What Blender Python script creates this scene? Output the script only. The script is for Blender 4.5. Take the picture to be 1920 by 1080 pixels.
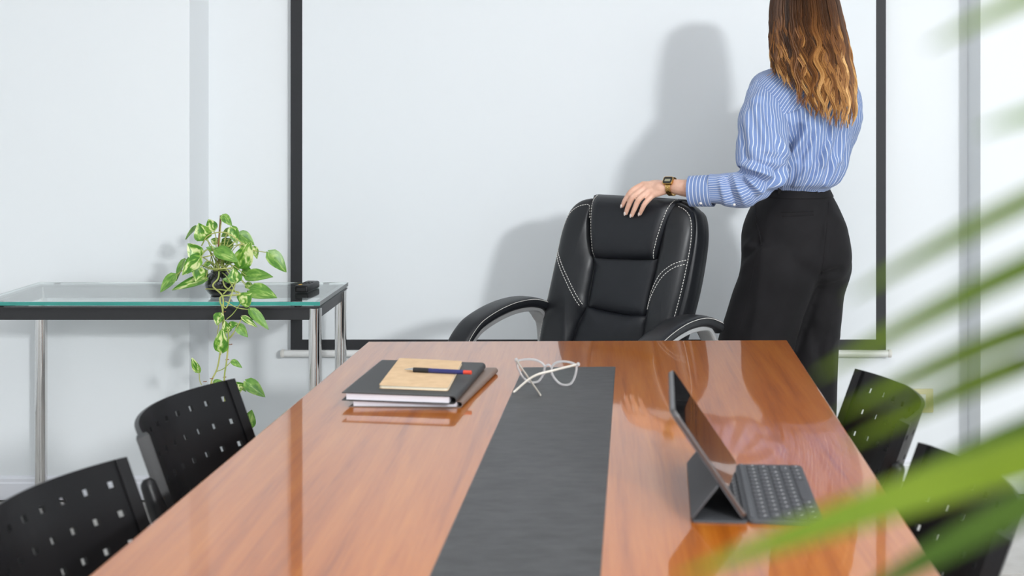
import bpy, bmesh, math, random
import numpy as np
from mathutils import Vector, Matrix, noise
random.seed(7); np.random.seed(7)
scene = bpy.context.scene
for o in list(bpy.data.objects): bpy.data.objects.remove(o)
COL = scene.collection
PI = math.pi

# ---------------------------------------------------------------- camera, world, lights, exposure
FPX, PX0, PY0, HC = 2133.33, 1110.0, 214.0, 1.30      # focal length in pixels, principal point, eye height
cam = bpy.data.cameras.new('camera'); camo = bpy.data.objects.new('camera', cam); COL.objects.link(camo)
camo.location = (0, 0, HC); camo.rotation_euler = (PI/2, 0, 0)
cam.sensor_width = 36; cam.sensor_fit = 'HORIZONTAL'; cam.lens = 40.0
cam.shift_x = -(PX0-960)/1920; cam.shift_y = -(540-PY0)/1920
cam.clip_start = 0.05; cam.clip_end = 60
cam.dof.use_dof = True; cam.dof.focus_distance = 3.30; cam.dof.aperture_fstop = 4.5
scene.camera = camo

w = bpy.data.worlds.new('world'); scene.world = w; w.use_nodes = True
w.node_tree.nodes['Background'].inputs[0].default_value = (0.90, 0.955, 1.0, 1)
w.node_tree.nodes['Background'].inputs[1].default_value = 1.02

def area_light(name, loc, target, size, power, color=(1, 1, 1), shape='DISK', size_y=None):
    l = bpy.data.lights.new(name, 'AREA'); l.shape = shape; l.size = size
    if size_y: l.size_y = size_y
    l.energy = power; l.color = color
    o = bpy.data.objects.new(name, l); COL.objects.link(o); o.location = loc
    o.rotation_euler = (Vector(target)-Vector(loc)).to_track_quat('-Z', 'Y').to_euler()
    return o
area_light('studio_key_light', (2.95, -3.0, 2.70), (0.1, 3.6, 1.1), 0.50, 205, (0.97, 0.99, 1.0))
area_light('ceiling_light', (0.2, 0.6, 2.74), (0.2, 0.6, 0), 1.8, 38, (0.96, 0.98, 1.0), 'RECTANGLE', 3.0)

scene.view_settings.view_transform = 'Standard'; scene.view_settings.look = 'None'
scene.view_settings.gamma = 1.0; scene.view_settings.use_curve_mapping = False
scene.view_settings.exposure = 0.46

# ---------------------------------------------------------------- helpers
def at(px, py, d): return np.array([(px-PX0)/FPX*d, d, HC-(py-PY0)/FPX*d])
def on_z(px, py, z):
    d = (HC-z)*FPX/(py-PY0); return at(px, py, d)
def on_plane(px, py, p0, n):
    r = np.array([(px-PX0)/FPX, 1.0, -(py-PY0)/FPX]); o = np.array([0, 0, HC])
    t = np.dot(np.array(p0)-o, n)/np.dot(r, n); return o+t*r
def unit(v): v = np.array(v, float); return v/(np.linalg.norm(v)+1e-12)

def tag(o, label=None, cat=None, group=None, kind=None):
    if label: o['label'] = label
    if cat: o['category'] = cat
    if group: o['group'] = group
    if kind: o['kind'] = kind
    return o
def thing(name, label, cat, loc=(0, 0, 0), group=None, rotz=0):
    o = bpy.data.objects.new(name, None); COL.objects.link(o); o.empty_display_size = 0.05
    o.location = loc; o.rotation_euler = (0, 0, rotz)
    return tag(o, label, cat, group)
def obj(name, data, mat=None, parent=None, local=False, smooth=True):
    """data=(verts,faces) or a Mesh; world coordinates unless local"""
    if isinstance(data, bpy.types.Mesh): me = data
    else:
        me = bpy.data.meshes.new(name); me.from_pydata([tuple(map(float, v)) for v in data[0]], [], data[1]); me.update()
        if smooth:
            me.polygons.foreach_set('use_smooth', [True]*len(me.polygons))
            try: me.set_sharp_from_angle(angle=math.radians(38))
            except Exception: pass
    if mat and not me.materials: me.materials.append(mat)
    o = bpy.data.objects.new(name, me); COL.objects.link(o)
    if parent is not None:
        o.parent = parent
        if not local:
            root = Matrix.Identity(4); p = parent
            chain = []
            while p is not None: chain.append(p); p = p.parent
            for q in reversed(chain):
                root = root @ q.matrix_parent_inverse @ Matrix.LocRotScale(q.location, q.rotation_euler, q.scale)
            o.matrix_parent_inverse = root.inverted()
    return o
def merge(*parts):
    V = []; F = []
    for v, f in parts:
        k = len(V); V += [tuple(x) for x in v]; F += [tuple(i+k for i in q) for q in f]
    return V, F
def box(c, s, bevel=0.0, M=None, seg=2):
    bm = bmesh.new(); bmesh.ops.create_cube(bm, size=1)
    for v in bm.verts: v.co = Vector((v.co.x*s[0], v.co.y*s[1], v.co.z*s[2]))
    if bevel: bmesh.ops.bevel(bm, geom=bm.edges[:], offset=bevel, segments=seg, affect='EDGES', profile=0.5)
    for v in bm.verts:
        v.co = v.co+Vector(c)
        if M is not None: v.co = M @ v.co
    bm.verts.index_update()
    r = ([tuple(v.co) for v in bm.verts], [tuple(v.index for v in f.verts) for f in bm.faces]); bm.free(); return r
def prism(poly, z0, z1, bevel=0.0, seg=2):
    """poly: list of (x,y) ccw"""
    bm = bmesh.new(); vs = [bm.verts.new((p[0], p[1], z0)) for p in poly]; f = bm.faces.new(vs)
    r = bmesh.ops.extrude_face_region(bm, geom=[f])
    for v in r['geom']:
        if isinstance(v, bmesh.types.BMVert): v.co.z = z1
    bmesh.ops.recalc_face_normals(bm, faces=bm.faces[:])
    if bevel: bmesh.ops.bevel(bm, geom=bm.edges[:], offset=bevel, segments=seg, affect='EDGES', profile=0.5)
    bm.verts.index_update()
    r = ([tuple(v.co) for v in bm.verts], [tuple(v.index for v in f.verts) for f in bm.faces]); bm.free(); return r
def xform(data, M): return [tuple(M @ Vector(v)) for v in data[0]], data[1]
def catmull(P, n, closed=False):
    P = np.array(P, float); m = len(P)
    if closed: Q = np.vstack([P[-1], P, P[0], P[1]]); segs = m
    else: Q = np.vstack([2*P[0]-P[1], P, 2*P[-1]-P[-2]]); segs = m-1
    out = []
    ts = np.linspace(0, segs, n, endpoint=not closed)
    for t in ts:
        i = min(int(t), segs-1); u = t-i
        p0, p1, p2, p3 = Q[i], Q[i+1], Q[i+2], Q[i+3]
        out.append(0.5*((2*p1)+(-p0+p2)*u+(2*p0-5*p1+4*p2-p3)*u*u+(-p0+3*p1-3*p2+p3)*u**3))
    return np.array(out)
def loft(rings, cap0=True, cap1=True, closed=True):
    n = len(rings[0]); V = [tuple(p) for r in rings for p in r]; F = []
    for i in range(len(rings)-1):
        for j in range(n if closed else n-1):
            a = i*n+j; b = i*n+(j+1) % n; F.append((a, b, b+n, a+n))
    if closed and cap0: F.append(tuple(range(n-1, -1, -1)))
    if closed and cap1: F.append(tuple(range((len(rings)-1)*n, len(rings)*n)))
    return V, F
def frames(P, up=None):
    P = np.array(P); T = np.gradient(P, axis=0); T = T/(np.linalg.norm(T, axis=1)[:, None]+1e-12)
    a = np.array(up if up is not None else ([0, 0, 1] if abs(T[0][2]) < .9 else [1, 0, 0]), float)
    N = []; x = unit(a-np.dot(a, T[0])*T[0])
    for t in T:
        if up is not None: x = unit(np.array(up)-np.dot(up, t)*t)
        else: x = unit(x-np.dot(x, t)*t)
        N.append(x)
    N = np.array(N); B = np.cross(T, N); return T, N, B
def tube(P, r, n=8, rb=None, up=None, cap=True, power=2.0, round_ends=False):
    """swept tube; r along N, rb along B (defaults to r)"""
    P = np.array(P, float); m = len(P)
    r = np.full(m, r) if np.isscalar(r) else np.array(r, float)
    rb = r if rb is None else (np.full(m, rb) if np.isscalar(rb) else np.array(rb, float))
    T, N, B = frames(P, up)
    th = np.linspace(0, 2*PI, n, endpoint=False)
    c = np.sign(np.cos(th))*np.abs(np.cos(th))**(2/power); s = np.sign(np.sin(th))*np.abs(np.sin(th))**(2/power)
    rings = [P[i]+np.outer(c*r[i], N[i])+np.outer(s*rb[i], B[i]) for i in range(m)]
    if round_ends:
        pre = []; post = []
        for k in (0.3, 0.65, 0.9):
            f = math.sqrt(1-k*k)
            post.append(P[-1]+T[-1]*min(r[-1], rb[-1])*k+(np.outer(c*r[-1], N[-1])+np.outer(s*rb[-1], B[-1]))*f)
            pre.append(P[0]-T[0]*min(r[0], rb[0])*k+(np.outer(c*r[0], N[0])+np.outer(s*rb[0], B[0]))*f)
        rings = pre[::-1]+rings+post
    return loft(rings, cap, cap)
def cyl(p0, p1, r, n=20, bevel=0.0):
    p0 = np.array(p0, float); p1 = np.array(p1, float); d = unit(p1-p0)
    if bevel: P = [p0, p0+d*bevel*.3, p0+d*bevel, p1-d*bevel, p1-d*bevel*.3, p1]; R = [r-bevel, r-bevel*.3, r, r, r-bevel*.3, r-bevel]
    else: P = [p0, p1]; R = [r, r]
    return tube(P, R, n)
def lathe(prof, c, n=28):
    th = np.linspace(0, 2*PI, n, endpoint=False)
    rings = [np.stack([c[0]+r*np.cos(th), c[1]+r*np.sin(th), np.full(n, c[2]+z)], 1) for r, z in prof]
    return loft(rings)
def ellipsoid(c, r, M=None, nu=16, nv=10):
    V = [(0, 0, -1)]; F = []
    for i in range(1, nv):
        a = -PI/2+PI*i/nv
        for j in range(nu): V.append((math.cos(a)*math.cos(2*PI*j/nu), math.cos(a)*math.sin(2*PI*j/nu), math.sin(a)))
    V.append((0, 0, 1)); top = len(V)-1
    for j in range(nu):
        F.append((0, 1+(j+1) % nu, 1+j)); F.append((top, top-nu+j, top-nu+(j+1) % nu))
        for i in range(nv-2):
            a = 1+i*nu+j; b = 1+i*nu+(j+1) % nu; F.append((a, b, b+nu, a+nu))
    out = []
    for v in V:
        p = Vector((v[0]*r[0], v[1]*r[1], v[2]*r[2]))
        if M is not None: p = M @ p
        out.append(tuple(p+Vector(c)))
    return out, F

# ---------------------------------------------------------------- materials
def mat(name, color, rough=0.5, metal=0.0, spec=0.5, **kw):
    m = bpy.data.materials.new(name); m.use_nodes = True
    b = m.node_tree.nodes['Principled BSDF']
    b.inputs['Base Color'].default_value = (*color, 1); b.inputs['Roughness'].default_value = rough
    b.inputs['Metallic'].default_value = metal; b.inputs['Specular IOR Level'].default_value = spec
    for k, v in kw.items(): b.inputs[k.replace('_', ' ')].default_value = v
    return m
def NT(m): return m.node_tree.nodes, m.node_tree.links, m.node_tree.nodes['Principled BSDF']
def add_bump(m, scale, strength, dist=0.002, detail=3, coord='Object', stretch=None, coat=False):
    N, L, b = NT(m)
    tc = N.new('ShaderNodeTexCoord'); nz = N.new('ShaderNodeTexNoise'); bp = N.new('ShaderNodeBump')
    nz.inputs['Scale'].default_value = scale; nz.inputs['Detail'].default_value = detail
    bp.inputs['Strength'].default_value = strength; bp.inputs['Distance'].default_value = dist
    src = tc.outputs[coord]
    if stretch:
        mp = N.new('ShaderNodeMapping'); mp.inputs['Scale'].default_value = stretch
        L.new(src, mp.inputs[0]); src = mp.outputs[0]
    L.new(src, nz.inputs['Vector']); L.new(nz.outputs[0], bp.inputs['Height'])
    L.new(bp.outputs[0], b.inputs['Coat Normal' if coat else 'Normal']); return m
def noise_color(m, c1, c2, scale, detail=4, stretch=None, lo=0.35, hi=0.65, coord='Object', rough=0.55, distortion=0.0):
    N, L, b = NT(m)
    tc = N.new('ShaderNodeTexCoord'); nz = N.new('ShaderNodeTexNoise'); cr = N.new('ShaderNodeValToRGB')
    nz.inputs['Scale'].default_value = scale; nz.inputs['Detail'].default_value = detail; nz.inputs['Roughness'].default_value = rough
    nz.inputs['Distortion'].default_value = distortion
    src = tc.outputs[coord]
    if stretch:
        mp = N.new('ShaderNodeMapping'); mp.inputs['Scale'].default_value = stretch
        L.new(src, mp.inputs[0]); src = mp.outputs[0]
    L.new(src, nz.inputs['Vector']); L.new(nz.outputs[0], cr.inputs[0])
    cr.color_ramp.elements[0].position = lo; cr.color_ramp.elements[1].position = hi
    cr.color_ramp.elements[0].color = (*c1, 1); cr.color_ramp.elements[1].color = (*c2, 1)
    L.new(cr.outputs[0], b.inputs['Base Color']); return m

M = {}
M['wall'] = add_bump(mat('white_wall_paint', (0.83, 0.86, 0.88), 0.65), 60, 0.06, 0.001)
M['ceiling'] = add_bump(mat('white_ceiling_paint', (0.86, 0.86, 0.86), 0.8), 60, 0.05, 0.001)
M['base'] = add_bump(mat('white_baseboard_paint', (0.82, 0.83, 0.88), 0.4), 40, 0.03, 0.001)
M['tile'] = noise_color(mat('grey_stone_tile', (0.5, 0.49, 0.46), 0.35), (0.42, 0.40, 0.37), (0.60, 0.585, 0.56), 5, 6)
M['grout'] = noise_color(mat('grey_grout', (0.3, 0.29, 0.27), 0.9), (0.26, 0.25, 0.23), (0.34, 0.33, 0.31), 30)
M['screen'] = add_bump(mat('matte_white_screen_fabric', (0.785, 0.82, 0.845), 0.75, spec=0.25), 900, 0.03, 0.0003)
M['screen_black'] = add_bump(mat('matte_black_screen_border', (0.016, 0.017, 0.020), 0.6), 700, 0.05, 0.0003)
M['white_bar'] = add_bump(mat('white_painted_bar', (0.80, 0.80, 0.79), 0.35), 50, 0.02, 0.001)
M['clear_cap'] = add_bump(mat('off_white_plastic_cap', (0.74, 0.72, 0.68), 0.3), 50, 0.02, 0.001)
M['chrome'] = add_bump(mat('polished_chrome', (0.72, 0.71, 0.70), 0.07, 1.0), 120, 0.03, 0.0005, stretch=(1, 1, 0.08))
M['black_steel'] = add_bump(mat('black_powder_coated_steel', (0.018, 0.018, 0.020), 0.45), 300, 0.08, 0.0004)
M['rubber'] = add_bump(mat('black_rubber', (0.012, 0.012, 0.013), 0.7), 300, 0.05, 0.0004)
g = mat('clear_green_glass', (0.90, 0.985, 0.965), 0.0, IOR=1.5, Transmission_Weight=1.0); add_bump(g, 3, 0.002, 0.0005)
M['glass'] = g
ge = mat('green_glass_edge', (0.05, 0.42, 0.36), 0.08, IOR=1.5, Transmission_Weight=0.35); noise_color(ge, (0.03, 0.34, 0.29), (0.09, 0.50, 0.42), 2.0, 1, stretch=(1, 1, 0.0))
M['glass_edge'] = ge
# lacquered wood
def wood():
    m = mat('glossy_orange_brown_wood_veneer', (0.4, 0.13, 0.03), 0.35, spec=0.3, Coat_Weight=1.0, Coat_Roughness=0.045, Coat_IOR=1.55)
    N, L, b = NT(m)
    tc = N.new('ShaderNodeTexCoord'); mp = N.new('ShaderNodeMapping'); mp.inputs['Scale'].default_value = (16, 0.85, 1)
    n1 = N.new('ShaderNodeTexNoise'); n1.inputs['Scale'].default_value = 1.5; n1.inputs['Detail'].default_value = 5; n1.inputs['Roughness'].default_value = 0.6; n1.inputs['Distortion'].default_value = 0.9
    mp2 = N.new('ShaderNodeMapping'); mp2.inputs['Scale'].default_value = (160, 5, 1)
    n2 = N.new('ShaderNodeTexNoise'); n2.inputs['Scale'].default_value = 2.0; n2.inputs['Detail'].default_value = 3
    mx = N.new('ShaderNodeMix'); mx.data_type = 'FLOAT'; mx.inputs[0].default_value = 0.28
    cr = N.new('ShaderNodeValToRGB'); e = cr.color_ramp.elements
    e[0].position = 0.30; e[0].color = (0.25, 0.060, 0.005, 1); e[1].position = 0.72; e[1].color = (0.49, 0.165, 0.019, 1)
    k = e.new(0.47); k.color = (0.38, 0.102, 0.008, 1)
    L.new(tc.outputs['Object'], mp.inputs[0]); L.new(tc.outputs['Object'], mp2.inputs[0])
    L.new(mp.outputs[0], n1.inputs['Vector']); L.new(mp2.outputs[0], n2.inputs['Vector'])
    L.new(n1.outputs[0], mx.inputs[2]); L.new(n2.outputs[0], mx.inputs[3]); L.new(mx.outputs[0], cr.inputs[0]); L.new(cr.outputs[0], b.inputs['Base Color'])
    nz = N.new('ShaderNodeTexNoise'); nz.inputs['Scale'].default_value = 9; nz.inputs['Detail'].default_value = 2
    bp = N.new('ShaderNodeBump'); bp.inputs['Strength'].default_value = 0.05; bp.inputs['Distance'].default_value = 0.002
    L.new(tc.outputs['Object'], nz.inputs['Vector']); L.new(nz.outputs[0], bp.inputs['Height']); L.new(bp.outputs[0], b.inputs['Coat Normal'])
    return m
M['wood'] = wood()
rn = mat('charcoal_grained_leather', (0.05, 0.05, 0.052), 0.42, spec=0.45)
noise_color(rn, (0.028, 0.028, 0.029), (0.050, 0.050, 0.052), 26, 5, stretch=(1, 3.0, 1)); add_bump(rn, 60, 0.25, 0.0015, 4, stretch=(1, 3.5, 1)); M['runner'] = rn
lt = mat('black_leather', (0.009, 0.010, 0.0125), 0.40, spec=0.45); add_bump(lt, 260, 0.16, 0.0006, 4); M['leather'] = lt
lt2 = mat('black_leather_padded', (0.009, 0.0103, 0.0138), 0.46, spec=0.4); add_bump(lt2, 45, 0.12, 0.003, 3); M['leather2'] = lt2
M['thread'] = add_bump(mat('off_white_thread', (0.72, 0.70, 0.66), 0.8), 400, 0.1, 0.0003)
M['silver'] = add_bump(mat('satin_silver_paint', (0.52, 0.52, 0.52), 0.34, 0.55), 200, 0.03, 0.0004)
M['plastic'] = add_bump(mat('satin_black_plastic', (0.0075, 0.0075, 0.0085), 0.38, spec=0.30), 500, 0.06, 0.0003)
M['black_cover'] = add_bump(mat('black_leatherette_cover', (0.042, 0.043, 0.044), 0.55), 300, 0.2, 0.0005)
M['brown_cover'] = add_bump(mat('taupe_leatherette_cover', (0.19, 0.135, 0.11), 0.5), 300, 0.2, 0.0005)
pg = mat('white_page_block', (0.80, 0.78, 0.84), 0.8); noise_color(pg, (0.66, 0.64, 0.70), (0.84, 0.82, 0.88), 4, 2, stretch=(1, 1, 600)); M['pages'] = pg
M['kraft'] = noise_color(mat('tan_kraft_cardboard', (0.62, 0.42, 0.24), 0.75), (0.66, 0.45, 0.26), (0.74, 0.52, 0.31), 40, 4)
M['cream_pages'] = noise_color(mat('cream_page_block', (0.75, 0.68, 0.5), 0.8), (0.66, 0.60, 0.47), (0.82, 0.76, 0.62), 4, 2, stretch=(1, 1, 600))
M['pen_blue'] = add_bump(mat('navy_blue_plastic', (0.022, 0.026, 0.13), 0.3), 300, 0.03, 0.0003)
M['pen_red'] = add_bump(mat('red_plastic', (0.62, 0.06, 0.03), 0.35), 300, 0.03, 0.0003)
M['pen_metal'] = add_bump(mat('bright_pen_metal', (0.75, 0.74, 0.72), 0.2, 1.0), 200, 0.02, 0.0003)
M['clear_plastic'] = add_bump(mat('clear_acetate', (0.88, 0.85, 0.85), 0.06, IOR=1.45, Transmission_Weight=0.62), 30, 0.02, 0.0005)
M['lens'] = add_bump(mat('clear_spectacle_lens', (0.98, 1.0, 0.99), 0.0, IOR=1.06, Transmission_Weight=1.0), 5, 0.0, 0.0001)
M['tab_metal'] = add_bump(mat('space_grey_aluminium', (0.18, 0.17, 0.17), 0.3, 0.9), 300, 0.03, 0.0003)
M['tab_screen'] = add_bump(mat('dark_glossy_tablet_screen', (0.006, 0.006, 0.007), 0.03, spec=0.6, Coat_Weight=0.5, Coat_Roughness=0.01), 5, 0.0, 0.0001)
M['folio'] = add_bump(mat('charcoal_folio_fabric', (0.062, 0.065, 0.072), 0.62), 700, 0.2, 0.0004)
M['key'] = add_bump(mat('charcoal_key_fabric', (0.050, 0.051, 0.057), 0.55), 700, 0.15, 0.0004)
M['keymark'] = add_bump(mat('pale_grey_key_print', (0.55, 0.55, 0.56), 0.7), 300, 0.02, 0.0002)
M['outlet'] = add_bump(mat('cream_plastic_plate', (0.80, 0.72, 0.46), 0.4), 80, 0.02, 0.0005)
M['outlet_white'] = add_bump(mat('white_plastic_socket', (0.82, 0.82, 0.80), 0.35), 80, 0.02, 0.0005)
M['dark'] = add_bump(mat('dark_hollow', (0.01, 0.01, 0.01), 0.8), 80, 0.02, 0.0005)
M['yellow'] = add_bump(mat('yellow_sticker', (0.85, 0.50, 0.05), 0.5), 80, 0.02, 0.0005)
def leafmat(name, dark, mid, pale, scale, lo, hi):
    m = mat(name, mid, 0.36, spec=0.5); N, L, b = NT(m)
    tc = N.new('ShaderNodeTexCoord'); mp = N.new('ShaderNodeMapping'); mp.inputs['Scale'].default_value = (2.4, 1.5, 1)
    oi = N.new('ShaderNodeObjectInfo'); vm = N.new('ShaderNodeVectorMath'); vm.operation = 'ADD'; sc = N.new('ShaderNodeVectorMath'); sc.operation = 'SCALE'; sc.inputs[3].default_value = 37.0
    cb = N.new('ShaderNodeCombineXYZ'); L.new(oi.outputs['Random'], cb.inputs[0]); L.new(oi.outputs['Random'], cb.inputs[1]); L.new(cb.outputs[0], sc.inputs[0])
    L.new(tc.outputs['UV'], mp.inputs[0]); L.new(mp.outputs[0], vm.inputs[0]); L.new(sc.outputs[0], vm.inputs[1])
    nz = N.new('ShaderNodeTexNoise'); nz.inputs['Scale'].default_value = scale; nz.inputs['Detail'].default_value = 3; nz.inputs['Distortion'].default_value = 0.8
    L.new(vm.outputs[0], nz.inputs['Vector']); cr = N.new('ShaderNodeValToRGB'); e = cr.color_ramp.elements
    e[0].position = lo; e[0].color = (*dark, 1); e[1].position = hi; e[1].color = (*pale, 1); k = e.new((lo+hi)/2); k.color = (*mid, 1)
    L.new(nz.outputs[0], cr.inputs[0]); L.new(cr.outputs[0], b.inputs['Base Color'])
    b.inputs['Subsurface Weight'].default_value = 0.0
    return m
M['pothos'] = leafmat('variegated_pothos_leaf', (0.055, 0.20, 0.012), (0.20, 0.40, 0.04), (0.70, 0.75, 0.36), 1.35, 0.41, 0.60)
M['pothos_green'] = leafmat('green_pothos_leaf', (0.07, 0.21, 0.025), (0.16, 0.34, 0.05), (0.40, 0.55, 0.16), 1.8, 0.35, 0.72)
M['stem'] = noise_color(mat('yellow_green_stem', (0.4, 0.45, 0.12), 0.5), (0.30, 0.40, 0.09), (0.52, 0.50, 0.16), 20)
M['stake'] = noise_color(mat('brown_wooden_stake', (0.3, 0.13, 0.06), 0.7), (0.22, 0.09, 0.04), (0.40, 0.19, 0.09), 60)
M['soil'] = noise_color(mat('dark_soil', (0.02, 0.015, 0.01), 0.95), (0.008, 0.006, 0.005), (0.05, 0.035, 0.025), 120)
M['bowl'] = add_bump(mat('smoky_glass_bowl', (0.014, 0.014, 0.017), 0.05, spec=0.6, Coat_Weight=0.6), 5, 0.02, 0.001)
M['palm'] = noise_color(mat('bright_green_palm_leaf', (0.2, 0.36, 0.02), 0.55, spec=0.2), (0.068, 0.118, 0.002), (0.112, 0.165, 0.005), 9, 2)
M['palm_dark'] = noise_color(mat('deep_green_palm_leaf', (0.1, 0.2, 0.04), 0.55, spec=0.2), (0.045, 0.095, 0.010), (0.085, 0.150, 0.022), 9, 2)
M['palm_stem'] = noise_color(mat('yellow_green_palm_stem', (0.3, 0.35, 0.06), 0.5), (0.24, 0.30, 0.05), (0.38, 0.40, 0.09), 20)
M['terracotta'] = noise_color(mat('white_ceramic_planter', (0.7, 0.7, 0.68), 0.35), (0.66, 0.66, 0.64), (0.74, 0.74, 0.72), 8)

# ---------------------------------------------------------------- the room
WB = 4.04; WP = 3.846; WR = 3.906           # screen wall, left pier face, right pier face (distance from the camera plane)
XL, XR, XPL, XPR = -3.2, 3.4, -1.361, 1.333
ZC, YR = 2.80, -4.0
fl = obj('floor', box(((XL+XR)/2, (YR+WB)/2, -0.06), (XR-XL+.3, WB-YR+.3, 0.1)), M['grout'], smooth=False); tag(fl, kind='structure')
tl = box((0, 0, 0), (0.596, 0.596, 0.02), 0.0015, seg=1)
tme = None
y = WP-0.03-0.30
ny = 0
while y > -1.0:
    x = XL+0.35
    while x < XR-0.2:
        if tme is None:
            o = obj('floor_tile', tl, M['tile'], fl, local=True, smooth=False); tme = o.data
        else: o = obj('floor_tile', tme, None, fl, local=True)
        o.location = (x, y, -0.01); x += 0.60
    y -= 0.60
def struct(name, data, m): return tag(obj(name, data, m, smooth=False), kind='structure')
struct('wall_back', box(((XPL+XPR)/2, WB+0.05, ZC/2), (XPR-XPL, 0.1, ZC)), M['wall'])
struct('wall_back_left', box(((XL+XPL)/2, WP+0.15, ZC/2), (XPL-XL, 0.3, ZC), 0.003), M['wall'])
struct('wall_back_right', box(((XR+XPR)/2, WR+0.12, ZC/2), (XR-XPR, 0.24, ZC), 0.003), M['wall'])
struct('wall_left', box((XL-0.05, (YR+WB)/2, ZC/2), (0.1, WB-YR+.3, ZC)), M['wall'])
struct('wall_right', box((XR+0.05, (YR+WB)/2, ZC/2), (0.1, WB-YR+.3, ZC)), M['wall'])
struct('ceiling', box(((XL+XR)/2, (YR+WB)/2, ZC+0.05), (XR-XL+.3, WB-YR+.3, 0.1)), M['ceiling'])
def baseboard(name, x0, x1, yw, caps=True):
    pr = [(0, 0), (-0.014, 0), (-0.014, 0.055), (-0.010, 0.060), (-0.010, 0.070), (-0.006, 0.076), (0, 0.078)]
    r0 = [(x0, yw+a, b) for a, b in pr]; r1 = [(x1, yw+a, b) for a, b in pr]
    struct(name, loft([r0, r1]), M['base'])
baseboard('baseboard_left', XL, XPL, WP); baseboard('baseboard_back', XPL, XPR, WB); baseboard('baseboard_right', XPR, XR, WR)

# ---------------------------------------------------------------- projection screen
DS = 4.005
def sc_(px): return (px-PX0)/FPX*DS
def sz_(py): return HC-(py-PY0)/FPX*DS
scr = thing('projection_screen', 'large white pull-down projection screen with a black border on the wall', 'projection screen', (sc_(1103), DS, sz_(664)))
zt = 2.55; x0, x1, x2, x3 = sc_(545), sc_(567), sc_(1642.5), sc_(1661); z0, z1 = sz_(656), sz_(636.5)
obj('screen_fabric', box(((x1+x2)/2, DS, (z1+zt)/2), (x2-x1, 0.002, zt-z1)), M['screen'], scr, smooth=False)
obj('black_border', box(((x0+x1)/2, DS, (z0+zt)/2), (x1-x0, 0.0024, zt-z0)), M['screen_black'], scr, smooth=False)
obj('black_border', box(((x2+x3)/2, DS, (z0+zt)/2), (x3-x2, 0.0024, zt-z0)), M['screen_black'], scr, smooth=False)
obj('black_border', box(((x1+x2)/2, DS, (z0+z1)/2), (x2-x1, 0.0024, z1-z0)), M['screen_black'], scr, smooth=False)
xb0, xb1 = sc_(534), sc_(1664)
obj('bottom_bar', cyl((xb0, DS-0.002, sz_(662.5)), (xb1, DS-0.002, sz_(662.5)), 0.0125, 20), M['white_bar'], scr)
for xa, s in ((xb0, -1), (xb1, 1)):
    obj('end_cap', cyl((xa, DS-0.002, sz_(662.5)), (xa+s*0.013, DS-0.002, sz_(662.5)), 0.0145, 18, 0.003), M['clear_cap'], scr)
obj('roller_case', box(((x0+x3)/2, DS-0.01, zt+0.04), (x3-x0+0.1, 0.07, 0.08), 0.01), M['white_bar'], scr)

# ---------------------------------------------------------------- wall socket
cx = (1718-PX0)/FPX*WB; cz = HC-(750.5-PY0)/FPX*WB
ot = thing('wall_socket', 'cream wall socket plate low on the white wall behind the chair', 'socket', (cx, WB, cz))
obj('cover_plate', box((cx, WB-0.004, cz), (0.118, 0.008, 0.084), 0.003), M['outlet'], ot)
for k, dx in enumerate((-0.026, 0.013)):
    mx_ = cx+dx
    md = obj('socket_module', box((mx_, WB-0.0085, cz), (0.037 if k else 0.034, 0.004, 0.046), 0.0012), M['outlet_white'], ot)
    for ang, ox, oz in ((0.55, -0.006, 0.006), (-0.55, 0.006, 0.006), (0, 0, -0.008)):
        Rm = Matrix.Translation((mx_+ox, WB-0.0107, cz+oz)) @ Matrix.Rotation(-ang, 4, 'Y')
        obj('slot', box((0, 0, 0), (0.0022, 0.0010, 0.0075), 0, Rm), M['dark'], md, smooth=False)

# ---------------------------------------------------------------- glass side table
GZ = 0.739
gb = [on_z(71.8, 529.3, GZ), on_z(652.8, 529.3, GZ), on_z(603, 565.6, GZ), on_z(-42, 566.4, GZ)]
g0 = np.mean(gb, axis=0)
gt = thing('glass_table', 'rectangular glass-topped console table with black frame and chrome legs', 'table', (g0[0], g0[1], 0))
ux = unit(gb[1]-gb[0]); uy = unit(gb[1]-gb[2])
GW = np.linalg.norm(gb[1]-gb[0]); GD = np.linalg.norm(gb[1]-gb[2]); 
ux = np.array([ux[0], ux[1], 0]); uy = np.array([-ux[1], ux[0], 0])
gc = (gb[0]+gb[1])/2-uy*GD/2
def GP(a, b, z): p = gc+ux*a+uy*b; return (p[0], p[1], z)
MG = Matrix(((ux[0], uy[0], 0, gc[0]), (ux[1], uy[1], 0, gc[1]), (0, 0, 1, 0), (0, 0, 0, 1)))
TG = 0.012
top = obj('glass_top', xform(box((0, 0, GZ-TG/2), (GW, GD, TG)), MG), M['glass'], gt, smooth=False)
obj('glass_edge', xform(box((0, -GD/2-0.0006, GZ-TG/2), (GW, 0.0008, TG-0.0012)), MG), M['glass_edge'], top, smooth=False)
RH = 0.036; rz = GZ-TG-0.009-RH/2
for a, b, sx, sy in ((0, -GD/2+0.022, GW-0.06, 0.02), (0, GD/2-0.022, GW-0.06, 0.02), (-GW/2+0.022, 0, 0.02, GD-0.06), (GW/2-0.022, 0, 0.02, GD-0.06)):
    obj('frame_rail', xform(box((a, b, rz), (sx, sy, RH), 0.001), MG), M['black_steel'], gt, smooth=False)
obj('frame_lip', merge(xform(box((0, -GD/2+0.012, rz+RH/2+0.002), (GW-0.004, 0.022, 0.004)), MG), xform(box((0, GD/2-0.012, rz+RH/2+0.002), (GW-0.004, 0.022, 0.004)), MG),
    xform(box((-GW/2+0.012, 0, rz+RH/2+0.002), (0.022, GD-0.046, 0.004)), MG), xform(box((GW/2-0.012, 0, rz+RH/2+0.002), (0.022, GD-0.046, 0.004)), MG)), M['black_steel'], gt, smooth=False)
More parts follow.
